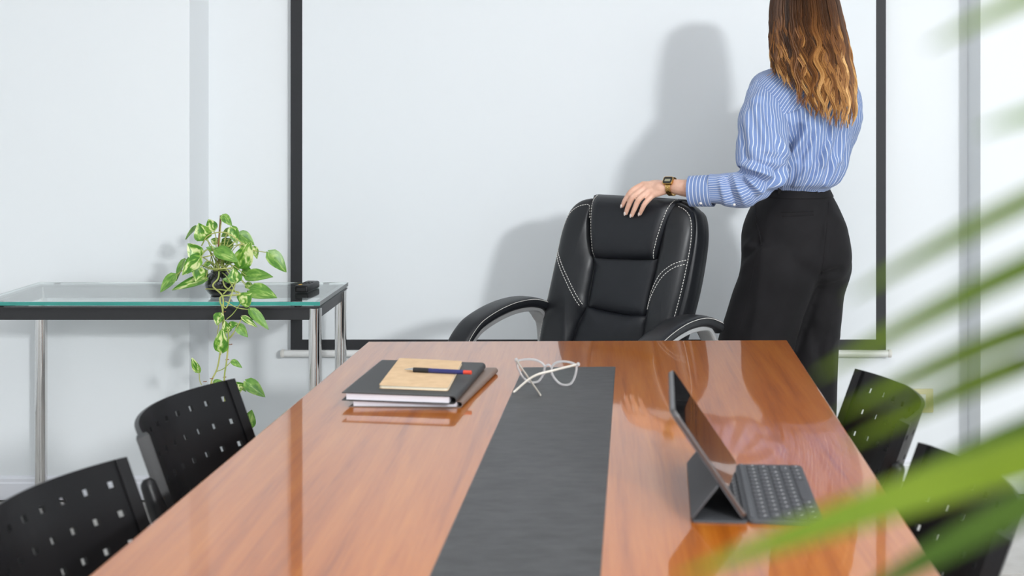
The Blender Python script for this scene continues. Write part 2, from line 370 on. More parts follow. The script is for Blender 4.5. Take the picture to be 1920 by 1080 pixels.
for sx in (-1, 1):
    for sy in (-1, 1):
        p = GP(sx*(GW/2-0.020), sy*(GD/2-0.022), 0)
        obj('leg', cyl((p[0], p[1], 0.006), (p[0], p[1], rz+RH/2-0.001), 0.0193, 28), M['chrome'], gt)
        obj('foot', cyl((p[0], p[1], 0.0), (p[0], p[1], 0.0065), 0.021, 20), M['rubber'], gt)
        q = GP(sx*(GW/2-0.07), sy*(GD/2-0.014), rz+RH/2+0.004)
        obj('spacer_pad', cyl(q, (q[0], q[1], GZ-TG), 0.010, 14), M['rubber'], gt)

# ---------------------------------------------------------------- small remote control
r0 = on_z(551, 549.5, GZ); r1 = on_z(577, 549.5, GZ); rw = r1[0]-r0[0]
rdir = unit(on_z(590, 540, GZ)-on_z(577.5, 549.5, GZ)); rdir = unit(np.array([0.10, 1, 0]))
rl = 0.115
rm_ = thing('remote_control', 'small black remote control lying on the glass table', 'remote control', tuple((r0+r1)/2))
cM = Matrix.Translation((*(((r0+r1)/2)[:2]), GZ)) @ Matrix.Rotation(-math.atan2(rdir[0], rdir[1]), 4, 'Z')
obj('body', box((0, rl/2, 0.0115), (rw, rl, 0.023), 0.006, cM, 3), M['plastic'], rm_)
obj('sticker', box((-rw*0.22, 0.022, 0.0232), (0.010, 0.012, 0.0006), 0, cM), M['yellow'], rm_, smooth=False)
for i in range(3):
    for j in range(3):
        obj('button', box(((i-1)*0.011, 0.045+j*0.014, 0.0234), (0.006, 0.006, 0.0012), 0.0004, cM, 1), M['rubber'], rm_, smooth=False)
obj('front_strip', box((0, -0.0001, 0.0105), (rw*0.62, 0.0006, 0.009), 0.0002, cM, 1), M['rubber'], rm_, smooth=False)  # thin black rubber strip across the near end

# ---------------------------------------------------------------- conference table
TZ = 0.745
A = on_z(690.5, 640.3, TZ); B = on_z(1476, 637.6, TZ)
vl = on_z(165, 1080, TZ)-A; vr = on_z(1765, 1080, TZ)-B
k = 2.12/np.linalg.norm(vl); Cn = A+vl*k; k = 2.12/np.linalg.norm(vr); Dn = B+vr*k
tc_ = (A+B+Cn+Dn)/4
ct = thing('conference_table', 'long glossy orange-brown wooden conference table in the foreground', 'table', (tc_[0], tc_[1], 0))
axis = unit((A-Cn)+(B-Dn)); TROT = -math.atan2(axis[0], axis[1])
def tl_(p): return (p[0], p[1])
tp = obj('table_top', prism([tl_(Cn), tl_(Dn), tl_(B), tl_(A)], TZ-0.032, TZ, 0.003, 3), M['wood'], ct, smooth=False)
for s in (0.16, 0.80):
    c = Cn*(1-s)*0.5+Dn*(1-s)*0.5+(A+B)*0.5*s
    Rm = Matrix.Translation((c[0], c[1], 0)) @ Matrix.Rotation(TROT, 4, 'Z')
    obj('pedestal', box((0, 0, 0.37), (0.11, 0.34, 0.68), 0.01, Rm), M['wood'], ct)
    obj('foot_plate', box((0, 0, 0.0125), (0.14, 0.42, 0.025), 0.008, Rm), M['black_steel'], ct)
c = (Cn+Dn+A+B)/4; Rm = Matrix.Translation((c[0], c[1], 0)) @ Matrix.Rotation(TROT, 4, 'Z')
obj('stretcher_beam', box((0, 0, 0.60), (0.04, 1.4, 0.12), 0.005, Rm), M['wood'], ct)

RZ = TZ+0.0015
rA = on_z(981, 688.5, RZ); rB = on_z(1154, 687.5, RZ); rl_ = on_z(805, 1080, RZ)-rA; rr_ = on_z(1126, 1080, RZ)-rB
rC = rA+rl_*(1.86/np.linalg.norm(rl_)); rD = rB+rr_*(1.86/np.linalg.norm(rr_))
ro = obj('desk_runner', prism([tl_(rC), tl_(rD), tl_(rB), tl_(rA)], TZ, RZ, 0.0006, 1), M['runner'], smooth=False)
tag(ro, 'long charcoal leather runner laid along the middle of the wooden table', 'desk runner')
ST = RZ     # things stand on wood (TZ) or runner (RZ)

# ---------------------------------------------------------------- notebooks
def book(name, label, poly, z0, z1, cover, pagem, spine_side=True, sag=0.0, ct_=0.0016):
    """poly: FL, FR, BR, BL corners of the cover (world xy); spine along FR-BR"""
    FL, FR, BR, BL = [np.array(p[:2]) for p in poly]
    c = (FL+FR+BR+BL)/4
    t = thing(name, label, 'notebook', (c[0], c[1], z0))
    ux = unit(FR-FL); w_ = np.linalg.norm(FR-FL)
    def P(u, v): return FL*(1-u)*(1-v)+FR*u*(1-v)+BR*u*v+BL*(1-u)*v
    H = z1-z0; r = H/2
    # cover: a ribbon cross-section (bottom board, round spine, top board) swept from front to back
    path = []
    m = 1-(r/w_)
    for i in range(11): u = i/10*m; path.append((u, z0+ct_*0.5, u))
    for i in range(1, 8):
        a = -PI/2+PI*i/8; path.append((m+math.cos(a)*r/w_, z0+r+math.sin(a)*(r-ct_*0.5), 1))
    for i in range(11): u = m*(1-i/10); path.append((u, z1-ct_*0.5-sag*math.sin(PI*min(1, u*1.05))**2, u))
    path = [(u, z) for u, z, _ in path]
    rings = []
    for v in np.linspace(0, 1, 9):
        ring = []
        n = len(path)
        tang = [(path[min(i+1, n-1)][0]-path[max(i-1, 0)][0], path[min(i+1, n-1)][1]-path[max(i-1, 0)][1]) for i in range(n)]
        off = []
        for (u, z), (du, dz) in zip(path, tang):
            du *= w_; L_ = math.hypot(du, dz)+1e-9; off.append((-dz/L_/w_, du/L_))
        for sgn, seq in ((1, range(n)), (-1, range(n-1, -1, -1))):
            for i in seq:
                u = path[i][0]+sgn*off[i][0]*ct_/2; z = path[i][1]+sgn*off[i][1]*ct_/2
                q = P(u, v); ring.append((q[0], q[1], z))
        rings.append(ring)
    obj('cover', loft(rings), cover, t)
    u0, u1 = 0.035, 1-(H*0.95/w_); rr = []
    for v in (0.012, 0.985):
        lo = [(u, z0+ct_) for u in np.linspace(u0, u1, 10)]; hi = [(u, z1-ct_-sag*math.sin(PI*min(1, u*1.05))**2) for u in np.linspace(u1, u0, 10)]
        rr.append([(*P(u, v), z) for u, z in lo+hi])
    obj('page_block', loft(rr), pagem, t)
    return t, P
zb = TZ
lowp = [on_z(654, 761.5, zb+0.002), on_z(867, 763, zb+0.002), None, None]
dd = unit(on_z(928, 699, zb+0.008)-on_z(870, 755, zb+0.008)); dd[2] = 0
lowp[2] = lowp[1]+dd*0.288; lowp[3] = lowp[0]+dd*0.288
book('notebook', 'taupe leatherette notebook at the bottom of the stack on the wooden table', lowp, zb, zb+0.0130, M['brown_cover'], M['pages'])
z2 = zb+0.0130; zt2 = z2+0.0155
up_ = [on_z(641, 735.5, zt2), on_z(855.5, 743, zt2), on_z(910, 680, zt2), on_z(716, 674.5, zt2)]
bk, bP = book('notebook', 'large black leatherette notebook with stitched edges under the tan notebook', up_, z2, zt2, M['black_cover'], M['pages'])
# stitched rim of the black cover
st = []
def dash(p, q, r=0.0006): return tube([p, q], r, 4)
for (ua, va, ub, vb) in ((0.01, 0.015, 0.95, 0.015), (0.01, 0.985, 0.95, 0.985), (0.015, 0.015, 0.015, 0.985)):
    for i in range(44):
        a = i/44; b_ = (i+0.55)/44
        st.append(dash((*bP(ua+(ub-ua)*a, va+(vb-va)*a), zt2+0.0001), (*bP(ua+(ub-ua)*b_, va+(vb-va)*b_), zt2+0.0001), 0.0005))
thread_g = add_bump(mat('grey_thread', (0.16, 0.16, 0.16), 0.7), 300, 0.1, 0.0003)
tag(obj('stitching', merge(*st), thread_g, bk), kind='stuff')
z3 = zt2+0.0003; zt3 = z3+0.0065
tn = [on_z(710, 722, zt3), on_z(840, 727, zt3), on_z(867, 677, zt3), on_z(749, 671, zt3)]
FLt, FRt, BRt, BLt = tn
tt = thing('pocket_notebook', 'thin tan kraft pocket notebook on top of the black notebook', 'notebook', tuple(((FLt+FRt+BRt+BLt)/4)[:2])+(z3,))
def round_poly(pts, r, n=4):
    out = []
    m = len(pts)
    for i in range(m):
        p0, p, p1 = np.array(pts[i-1]), np.array(pts[i]), np.array(pts[(i+1) % m])
        a = p+unit(p0-p)*r; b = p+unit(p1-p)*r
        for t in np.linspace(0, 1, n): out.append(((1-t)**2*a+2*t*(1-t)*p+t*t*b))
    return out
pp = round_poly([x[:2] for x in tn], 0.007)
ppi = [np.array(p)+(np.mean([x[:2] for x in tn], axis=0)-p)*0.012 for p in pp]
obj('cover', prism(pp, zt3-0.0007, zt3, 0.0002, 1), M['kraft'], tt); obj('cover', prism(pp, z3, z3+0.0007, 0.0002, 1), M['kraft'], tt)
obj('page_block', prism(ppi, z3+0.0007, zt3-0.0007), M['cream_pages'], tt)
# pen
rp = 0.0048; zp = zt3+rp
pa = on_z(758.5, 692.5, zp); pb = on_z(884, 698.5, zp)
pn = thing('ballpoint_pen', 'navy blue pen with black grip and red end lying on the tan notebook', 'pen', tuple((pa+pb)/2-np.array([0, 0, rp])))
d_ = pb-pa
def pen_seg(name, t0, t1, ra, rb_, m): obj(name, tube([pa+d_*t for t in np.linspace(t0, t1, 5)], np.linspace(ra, rb_, 5), 16), m, pn)
pen_seg('tip', 0.0, 0.035, 0.0006, 0.0014, M['pen_metal']); pen_seg('cone', 0.035, 0.135, 0.0016, 0.0043, M['pen_metal'])
pen_seg('grip', 0.135, 0.37, 0.0047, 0.0048, M['rubber']); pen_seg('barrel', 0.37, 0.885, 0.0047, 0.0045, M['pen_blue']); pen_seg('end_cap', 0.885, 1.0, 0.0043, 0.0040, M['pen_red'])
for i in range(7):
    t = 0.15+i*0.03; obj('grip_ridge', tube([pa+d_*t, pa+d_*(t+0.012)], 0.00505, 14), M['rubber'], pn)

# ---------------------------------------------------------------- eyeglasses
gl0 = on_z(1062, 722.5, RZ+0.001); gl1 = on_z(1003, 718, RZ+0.001)
ax = unit(gl0-gl1); ax[2] = 0; ax = unit(ax); gn = np.array([ax[1], -ax[0], 0]); gn = gn if gn[1] < 0 else -gn
gn2 = unit(gn+np.array([0, 0, 0.10]))
eg = thing('eyeglasses', 'clear-framed eyeglasses with crossed temples resting on the charcoal runner', 'eyeglasses', tuple((gl0+gl1)/2))
rim_r = [(1034.5, 690), (1038, 683.5), (1046, 679), (1058, 678), (1070, 680), (1079, 684), (1081, 690), (1079.5, 700), (1076, 711), (1070, 719.5), (1060, 722), (1050, 719.5), (1041, 711), (1035, 700)]
rim_l = [(970, 678), (977, 675), (990, 673.5), (1004, 675), (1015, 680), (1021, 687), (1020, 695), (1017, 705), (1011, 713.5), (1002, 717), (991, 715), (982, 709), (975, 698), (970.5, 687)]
for rim in (rim_l, rim_r):
    P3 = [on_plane(x, y_, gl0+np.array([0, 0, 0]), gn2) for x, y_ in rim]
    low = min(p[2] for p in P3); P3 = [p+np.array([0, 0, RZ+0.0016-low]) if low < RZ+0.0016 else p for p in P3]
    C3 = catmull(P3, 56, True)
    Cc = np.vstack([C3, C3[:1]])
    n_ = 10; T_ = np.roll(C3, -1, 0)-np.roll(C3, 1, 0); T_ /= np.linalg.norm(T_, axis=1)[:, None]
    th = np.linspace(0, 2*PI, n_, endpoint=False)
    rings = [C3[i]+np.outer(np.cos(th)*0.0020, gn2)+np.outer(np.sin(th)*0.0024, np.cross(T_[i], gn2)) for i in range(56)]
    V, F = loft(rings, False, False); N_ = len(V)
    F += [(55*n_+j, 55*n_+(j+1) % n_, (j+1) % n_, j) for j in range(n_)]
    rm = obj('rim', (V, F), M['clear_plastic'], eg)
    ce = C3.mean(0)
    Vl = [tuple(p+gn2*0.0007) for p in C3]+[tuple(p-gn2*0.0007) for p in C3]; Fl = [tuple(range(56)), tuple(range(111, 55, -1))]+[(i, 56+i, 56+(i+1) % 56, (i+1) % 56) for i in range(56)]
    obj('lens', (Vl, Fl), M['lens'], rm, smooth=False)
bp_ = [on_plane(x, y_, gl0, gn2) for x, y_ in ((1020.5, 689), (1026, 684.5), (1030, 684.5), (1035, 689))]
obj('bridge', tube(catmull(bp_, 12), 0.0022, 8), M['clear_plastic'], eg)
frame_opaque = add_bump(mat('milky_clear_temple_plastic', (0.78, 0.72, 0.64), 0.15, IOR=1.45, Transmission_Weight=0.35), 30, 0.02, 0.0003)
hl = on_plane(968, 675, gl0, gn2); hr = on_plane(1084, 683, gl0, gn2)
tl2 = on_z(1013.5, 741, RZ+0.002); tr2 = on_z(963.5, 735, RZ+0.002)
ml = at(994, 713, (hl[1]+tl2[1])/2); mr = at(1000, 706, hr[1]*0.42+tr2[1]*0.58)
obj('temple', tube(catmull([hl, at(980, 693, hl[1]*.75+tl2[1]*.25), ml, tl2], 24), 0.0025, 10, rb=0.0014, up=(0, 0, 1), round_ends=True), frame_opaque, eg)
obj('temple', tube(catmull([hr, at(1040, 694, hr[1]*.7+tr2[1]*.3), mr, tr2], 24), 0.0025, 10, rb=0.0014, up=(0, 0, 1), round_ends=True), frame_opaque, eg)
for p in (hl, hr): obj('hinge', ellipsoid(p, (0.004, 0.004, 0.0045)), M['clear_plastic'], eg)
for x, y_ in ((1021, 698), (1034, 699)): obj('nose_pad', ellipsoid(on_plane(x, y_, gl0+gn2*0.004, gn2), (0.002, 0.004, 0.006)), M['clear_plastic'], eg)

# ---------------------------------------------------------------- tablet in its keyboard case
kd = unit(np.array([0.0150, 0.2470, 0])); kx = np.array([kd[1], -kd[0], 0])
kn = on_z(1545, 980, TZ+0.004)           # near right corner of the keyboard
MT = Matrix(((kx[0], kd[0], 0, kn[0]), (kx[1], kd[1], 0, kn[1]), (0, 0, 1, TZ), (0, 0, 0, 1)))   # local: x to the right, y away, origin near right corner
LW = 0.248; LH = 0.178
tb = thing('tablet_with_keyboard', 'dark tablet propped up in a charcoal folding keyboard case on the wooden table', 'tablet', tuple(MT @ Vector((-LH/2, LW/2, 0))))
XT = -0.1055                              # where the tablet foot stands
KT = 0.0052
def rr_prism(x0, x1, y0, y1, z0, z1, r, bevel=0.0005):
    pl = round_poly([(x0, y0), (x1, y0), (x1, y1), (x0, y1)], r, 5); return prism(pl, z0, z1, bevel, 1)
obj('keyboard_base', xform(rr_prism(XT+0.004, 0, 0, LW, 0, KT, 0.010), MT), M['folio'], tb)
obj('base_flap', xform(rr_prism(-LH, XT+0.0035, 0, LW, 0, 0.003, 0.006), MT), M['folio'], tb)
obj('grip_ridge', xform(box((XT+0.010, LW/2, KT+0.001), (0.006, LW-0.012, 0.003), 0.001), MT), M['folio'], tb)
kpitch = (LW-0.010)/14
def keyrow(widths):
    out = []; s = 0
    for wd in widths: out.append((s, wd)); s += wd
    return out
rws = [keyrow([1]*13+[1]), keyrow([1.5]+[1]*11+[1.5]), keyrow([1.75]+[1]*10+[2.25]), keyrow([2.25]+[1]*10+[1.75]), keyrow([1.1, 1, 1, 1.2, 5.2, 1.2, 1, 1.15, 1.15])]
kx0 = XT+0.0175; rp_ = (0-0.004-kx0)/5
kcache = {}
for ri, rw_ in enumerate(rws):
    for (s, wd) in rw_:
        xx = kx0+rp_*(ri+0.5); yy = LW-0.005-(s+wd/2)*kpitch      # typed left end is far away
        sx, sy = rp_*0.80, wd*kpitch-0.0038
        key = round(sy, 5)
        loc = Matrix.Translation((xx, yy, KT+0.0008))
        if key not in kcache:
            ko = obj('key', xform(rr_prism(-sx/2, sx/2, -sy/2, sy/2, -0.001, 0.0014, 0.0022, 0.0004), Matrix.Identity(4)), M['key'], tb, local=True); kcache[key] = ko.data
        else: ko = obj('key', kcache[key], None, tb, local=True)
        ko.matrix_local = Matrix.Translation(tb.location).inverted() @ MT @ loc
        if wd < 3:
            mk = obj('key_mark', box((0.002, 0.0, 0.0), (0.0022, 0.0026, 0.0002)) if 'mark' not in kcache else kcache['mark'], M['keymark'], ko, local=True, smooth=False)
            kcache['mark'] = mk.data; mk.location = (0, 0, 0.00150)
ang = math.radians(55.5); ex = np.array([-math.cos(ang), 0, math.sin(ang)]); en = np.array([math.sin(ang), 0, math.cos(ang)])
def TM(u, v, h): return MT @ Matrix.Translation((XT, 0, 0.0042)) @ Vector((ex[0]*u+en[0]*h, v, ex[2]*u+en[2]*h))
def tab_box(u0, u1, v0, v1, h0, h1, bev, r):
    pl = round_poly([(u0, v0), (u1, v0), (u1, v1), (u0, v1)], r, 6); V, F = prism(pl, h0, h1, bev, 2)
    return [tuple(TM(a, b_, c_)) for a, b_, c_ in V], F
bodyt = obj('tablet_body', tab_box(0.001, LH-0.0005, 0.0005, LW-0.0005, 0.0, 0.0055, 0.0006, 0.012), M['tab_metal'], tb)
obj('display', tab_box(0.0025, LH-0.002, 0.002, LW-0.002, 0.0053, 0.0062, 0.0002, 0.011), M['tab_screen'], bodyt, smooth=False)
obj('back_cover', tab_box(0.0, LH, 0, LW, -0.0022, -0.0002, 0.0005, 0.013), M['folio'], tb)
sp0 = np.array([-LH+0.001, 0, 0.0035]); u_at = 0.058; sp1 = np.array([XT, 0, 0.0042])+ex*u_at-en*0.0022
sd = unit(sp1-sp0); sn = np.array([sd[2], 0, -sd[0]]); sl = np.linalg.norm(sp1-sp0)-0.001
V, F = prism(round_poly([(0, 0), (sl, 0), (sl, LW), (0, LW)], 0.004, 3), -0.0028, 0, 0.0004, 1)
V = [tuple(MT @ Vector(tuple(sp0+sd*a+np.array([0, b_, 0])-sn*c_*0+(-sn)*(-c_)))) for a, b_, c_ in V]
obj('stand_flap', (V, F), M['folio'], tb)

# ---------------------------------------------------------------- perforated plastic chairs
def make_side_chair(label):
    """local frame: sitter looks along +X; backrest chord along Y, far corner (the +Y end) of the top at (0, 0.195)"""
    t = thing('plastic_chair', label, 'chair', (0, 0, 0), 'perforated black chairs along the table')
    HW = 0.195; SAG = 0.071; ZT = 0.79; ZB = 0.47; TILT = 0.36
    def surf(u, v):      # u in -1..1 across, v in 0..1 from the top down
        x = -SAG*(1-u*u)+TILT*(ZT-(ZT-(ZT-ZB)*v)); x = -SAG*(1-u*u)+TILT*(ZT-ZB)*v
        z = ZT-(ZT-ZB)*v-0.020*(u*u)*0*(1-v)
        return np.array([x, u*HW, z])
    def nrm(u, v):
        a = surf(u+.01, v)-surf(u-.01, v); b = surf(u, v+.01)-surf(u, v-.01); return unit(np.cross(b, a))
    NU, hole_cols = 45, [0.86-0.183*i for i in range(10)]
    us = [-1.0]; hw = 0.024
    for c_ in hole_cols: us += [c_-hw, c_+hw]
    us += [-0.955, 0.955, 1.0]; us = sorted(set(us))
    fine = []
    for a, b_ in zip(us[:-1], us[1:]):
        k_ = 2 if (b_-a) > 0.09 else 1
        fine += [a+(b_-a)*i/k_ for i in range(k_)]
    us = fine+[1.0]
    vs = [0.0, 0.01]; hole_rows = [0.10+0.132*i for i in range(6)]
    for r_ in hole_rows: vs += [r_-0.014, r_+0.014]
    vs = sorted(set(vs+[0.98, 1.0]))
    th_ = 0.007
    V = []; idx = {}
    for side in (0, 1):
        for j, v in enumerate(vs):
            for i, u in enumerate(us):
                idx[side, i, j] = len(V); V.append(tuple(surf(u, v)-nrm(u, v)*(th_ if side else 0)))
    def is_hole(i, j):
        uc = (us[i]+us[i+1])/2; vc = (vs[j]+vs[j+1])/2
        return any(abs(uc-c_) < hw for c_ in hole_cols) and any(abs(vc-r_) < 0.014 for r_ in hole_rows)
    F = []
    nu, nv = len(us)-1, len(vs)-1
    H = {(i, j): is_hole(i, j) for i in range(nu) for j in range(nv)}
    for i in range(nu):
        for j in range(nv):
            if H[i, j]: continue
            F.append((idx[0, i, j], idx[0, i+1, j], idx[0, i+1, j+1], idx[0, i, j+1])); F.append((idx[1, i, j+1], idx[1, i+1, j+1], idx[1, i+1, j], idx[1, i, j]))
            for di, dj, e in ((-1, 0, (0, 0, 0, 1)), (1, 0, (1, 1, 1, 0)), (0, -1, (1, 0, 0, 0)), (0, 1, (0, 1, 1, 1))):
                q = (i+di, j+dj)
                if q not in H or H[q]:
                    a = (i+e[0], j+e[1]); b_ = (i+e[2], j+e[3]); F.append((idx[0, a[0], a[1]], idx[0, b_[0], b_[1]], idx[1, b_[0], b_[1]], idx[1, a[0], a[1]]))
    obj('backrest', (V, F), M['plastic'], t, local=True)
    for s in (-1, 1):
        # flat rib along each side edge
        rg = []
        for v in np.linspace(0.0, 1, 12):
            q0 = surf(s*0.925, v); q1 = surf(s*1.0, v); n_ = nrm(s*0.94, v)
            rg.append([q0+n_*0.0, q0+n_*0.005, q1+n_*0.006, q1-n_*0.014, q0-n_*0.010])
        obj('side_rib', loft(rg), M['plastic'], t, local=True)
        # sleeve that takes the steel upright
        P = [surf(s*0.99, v)-nrm(s*0.99, v)*0.019 for v in np.linspace(0.22, 1.0, 8)]
        obj('upright_sleeve', tube(P, [0.012]+[0.0145]*7, 12, round_ends=True), M['plastic'], t, local=True)
        P = [surf(s*0.99, v)-nrm(s*0.99, v)*0.024 for v in np.linspace(0.55, 1.0, 5)]
        obj('sleeve_collar', tube(P, 0.0205, 12), M['plastic'], t, local=True)
        e = surf(s*0.99, 1.0)-nrm(s*0.99, 1)*0.020
        obj('upright', tube(catmull([e+np.array([-0.01, 0, 0.03]), e+np.array([0.02, 0, -0.03]), np.array([e[0]+0.075, s*0.19, 0.425]), np.array([e[0]+0.12, s*0.19, 0.41])], 14), 0.011, 10), M['black_steel'], t, local=True)
        for xx, fx in ((0.17, 0.10), (0.42, 0.45)):
            obj('leg', tube(catmull([np.array([xx, s*0.19, 0.41]), np.array([xx+(fx-xx)*0.2, s*0.2, 0.37]), np.array([fx, s*0.22, 0.01])], 10), 0.0105, 10), M['black_steel'], t, local=True)
            obj('foot', cyl((fx, s*0.22, 0), (fx, s*0.22, 0.02), 0.014, 12), M['rubber'], t, local=True)
        obj('seat_rail', tube([np.array([0.15, s*0.19, 0.41]), np.array([0.45, s*0.19, 0.41])], 0.0105, 10), M['black_steel'], t, local=True)
    # seat shell
    rg = []
    for xx in np.linspace(0.10, 0.47, 12):
        k_ = (xx-0.10)/0.37; wy = 0.215*(1-0.10*abs(2*k_-1)**3); zz = 0.438+0.012*math.cos(k_*2*PI)-0.018*max(0, k_-0.8)*5
        lo = [np.array([xx, wy*u, zz+0.014*u*u-0.012]) for u in np.linspace(1, -1, 9)]; hi = [np.array([xx, wy*u, zz+0.014*u*u]) for u in np.linspace(-1, 1, 9)]
        rg.append(hi+lo)
    obj('seat', loft(rg), M['plastic'], t, local=True)
    return t
def copy_tree(o, parent=None):
    c = o.copy(); COL.objects.link(c); c.parent = parent
    for k_, v_ in list(o.items()):
        if k_ in ('label', 'category', 'group', 'kind'): c[k_] = v_
    for ch in list(o.children): copy_tree(ch, c)
    return c
ZT = 0.79
chairs = [((437, 710), 1, 'perforated black plastic chair left of the table, below the trailing plant'),
          ((234, 857), 1, 'perforated black plastic chair at the near left corner, beside the table'),
          ((1607, 692), -1, 'perforated black plastic chair right of the table, in front of the wall socket'),
          ((1726, 830), -1, 'perforated black plastic chair at the near right corner, behind the palm leaves')]
proto = make_side_chair(chairs[0][2])
for i, ((px, py), sgn, lab) in enumerate(chairs):
    o = proto if i == 0 else copy_tree(proto)
    o['label'] = lab; far = on_z(px, py, ZT)
    # far corner in local coordinates: sitter looking +X has it at +Y; a chair on the right is turned round and has it at -Y
    rot = TROT if sgn > 0 else TROT+PI
    lc = np.array([0, 0.195*sgn]); R_ = np.array([[math.cos(rot), -math.sin(rot)], [math.sin(rot), math.cos(rot)]])
    pos = far[:2]-R_ @ lc
    o.location = (pos[0], pos[1], 0); o.rotation_euler = (0, 0, rot)

# ---------------------------------------------------------------- executive chair
YAW = math.radians(33); Lx = np.array([math.cos(YAW), -math.sin(YAW), 0]); Fx = np.array([-math.sin(YAW), -math.cos(YAW), 0]); Zx = np.array([0, 0, 1.0])
REC = math.radians(11)
bn = unit(Fx*math.cos(REC)+Zx*math.sin(REC)); bv = unit(Zx*math.cos(REC)-Fx*math.sin(REC)); B0 = at(1180, 480, 3.34)
def uv(px, py): q = on_plane(px, py, B0, bn)-B0; return np.array([np.dot(q, Lx), np.dot(q, bv)])
def back3(u, v, h): return B0+Lx*u+bv*v+bn*h
class Panel:
    def __init__(s, pts, bulge, base, thick, n=96, p=2.6, c=None, pix=True):
        P = [uv(*q) for q in pts] if pix else [np.array(q) for q in pts]
        s.o = catmull(P, n, True); s.c = s.o.mean(0) if c is None else np.array(c); s.b = bulge; s.base = base; s.t = thick; s.p = p
        s.a = np.arctan2(s.o[:, 1]-s.c[1], s.o[:, 0]-s.c[0]); s.r = np.linalg.norm(s.o-s.c, axis=1)
    def prof(s, k): return s.base+s.b*max(0.0, 1-k**s.p)**(1/2.0)
    def mesh(s):
        ks = [1.0, 0.995, 0.98, 0.955, 0.92, 0.87, 0.80, 0.70, 0.55, 0.38, 0.2]
        rings = [[back3(*(s.c+(q-s.c)*0.985), -s.t) for q in s.o]]+[[back3(*(s.c+(q-s.c)*k), s.prof(k)) for q in s.o] for k in ks]
        V, F = loft(rings, True, False); n = len(s.o); V.append(tuple(back3(*s.c, s.prof(0)))); e = len(V)-1; b = len(rings)*n-n
        F += [(b+j, b+(j+1) % n, e) for j in range(n)]; return V, F
    def height(s, q):
        d = np.array(q)-s.c; a = math.atan2(d[1], d[0]); da = np.abs((s.a-a+PI) % (2*PI)-PI); i = np.argsort(da)[:2]
        rb_ = np.average(s.r[i], weights=1/(da[i]+1e-4)); return s.prof(min(1, np.linalg.norm(d)/rb_))
    def pt(s, q, lift=0.0006): return back3(q[0], q[1], s.height(q)+lift)
ec = thing('executive_chair', 'black padded leather executive chair with white stitching behind the table', 'chair', (0, 0, 0))
ccen = B0-bn*0.0+Fx*0.22
ec.location = (float(ccen[0]), float(ccen[1]), 0)
stitches = []
def stitch_line(pts3, step=0.0085, duty=0.62, r=0.0010):
    P = np.array(pts3); seg = np.linalg.norm(np.diff(P, axis=0), axis=1); cum = np.concatenate([[0], np.cumsum(seg)])
    def atl(l): i = min(np.searchsorted(cum, l, 'right')-1, len(seg)-1); return P[i]+(P[i+1]-P[i])*((l-cum[i])/max(seg[i], 1e-9))
    l = 0
    while l+step*duty < cum[-1]:
        stitches.append(tube([atl(l), atl(l+step*duty)], r, 5)); l += step
# shell behind everything, with the rounded right flank
core = Panel([(1013, 640), (1022, 595), (1036, 530), (1052, 462), (1062, 418), (1076, 389), (1098, 375), (1130, 370), (1180, 368), (1240, 370), (1275, 375), (1296, 386), (1304, 404), (1306, 440), (1301, 485), (1291, 540), (1276, 600), (1262, 650), (1240, 720), (1140, 730), (1040, 712), (1010, 680)], 0.018, -0.010, 0.060, 140, 6)
obj('back_shell', core.mesh(), M['leather'], ec)
flank = Panel([(1018, 640), (1027, 595), (1041, 530), (1057, 462), (1067, 420), (1080, 392), (1100, 379), (1130, 374), (1180, 372), (1240, 374), (1271, 379), (1290, 389), (1298, 406), (1300, 440), (1295, 485), (1285, 540), (1270, 600), (1256, 650), (1234, 714), (1140, 722), (1044, 706), (1016, 680)], 0.03, -0.062, 0.105, 140, 8)
obj('back_cover', flank.mesh(), M['leather'], ec)
lw = Panel([(1014, 640), (1022, 597), (1036, 532), (1051, 463), (1060, 424), (1072, 394), (1087, 379), (1104, 373), (1115, 376), (1114, 410), (1114, 450), (1118, 486), (1113, 520), (1106, 556), (1103, 578), (1092, 597), (1082, 620), (1074, 650), (1062, 700), (1035, 705), (1012, 684)], 0.040, 0.0, 0.02, 120, 2.8)
o_lw = obj('wing_panel', lw.mesh(), M['leather'], ec)
rw2 = Panel([(1262, 380), (1280, 382), (1294, 391), (1302, 406), (1304, 432), (1300, 468), (1292, 510), (1283, 550), (1272, 592), (1258, 645), (1242, 705), (1215, 710), (1206, 670), (1210, 630), (1214, 600), (1219, 575), (1226, 545), (1233, 515), (1239, 485), (1245, 450), (1253, 415)], 0.042, 0.0, 0.02, 120, 2.8)
o_rw = obj('wing_panel', rw2.mesh(), M['leather'], ec)
lum = Panel([(1116, 474), (1160, 474), (1200, 475), (1240, 476), (1238, 500), (1230, 530), (1223, 560), (1216, 590), (1205, 595), (1180, 592.5), (1145, 586), (1118, 580), (1104, 577), (1107, 555), (1113, 520), (1117, 495)], 0.026, 0.0, 0.02, 96, 5)
obj('lumbar_panel', lum.mesh(), M['leather2'], ec)
lowc = Panel([(1103, 575), (1125, 580), (1150, 585), (1180, 590), (1215, 592), (1216, 615), (1211, 650), (1205, 700), (1140, 712), (1068, 700), (1074, 650), (1083, 617), (1092, 597)], 0.030, 0.0, 0.02, 96, 4)
obj('lower_back_panel', lowc.mesh(), M['leather2'], ec)
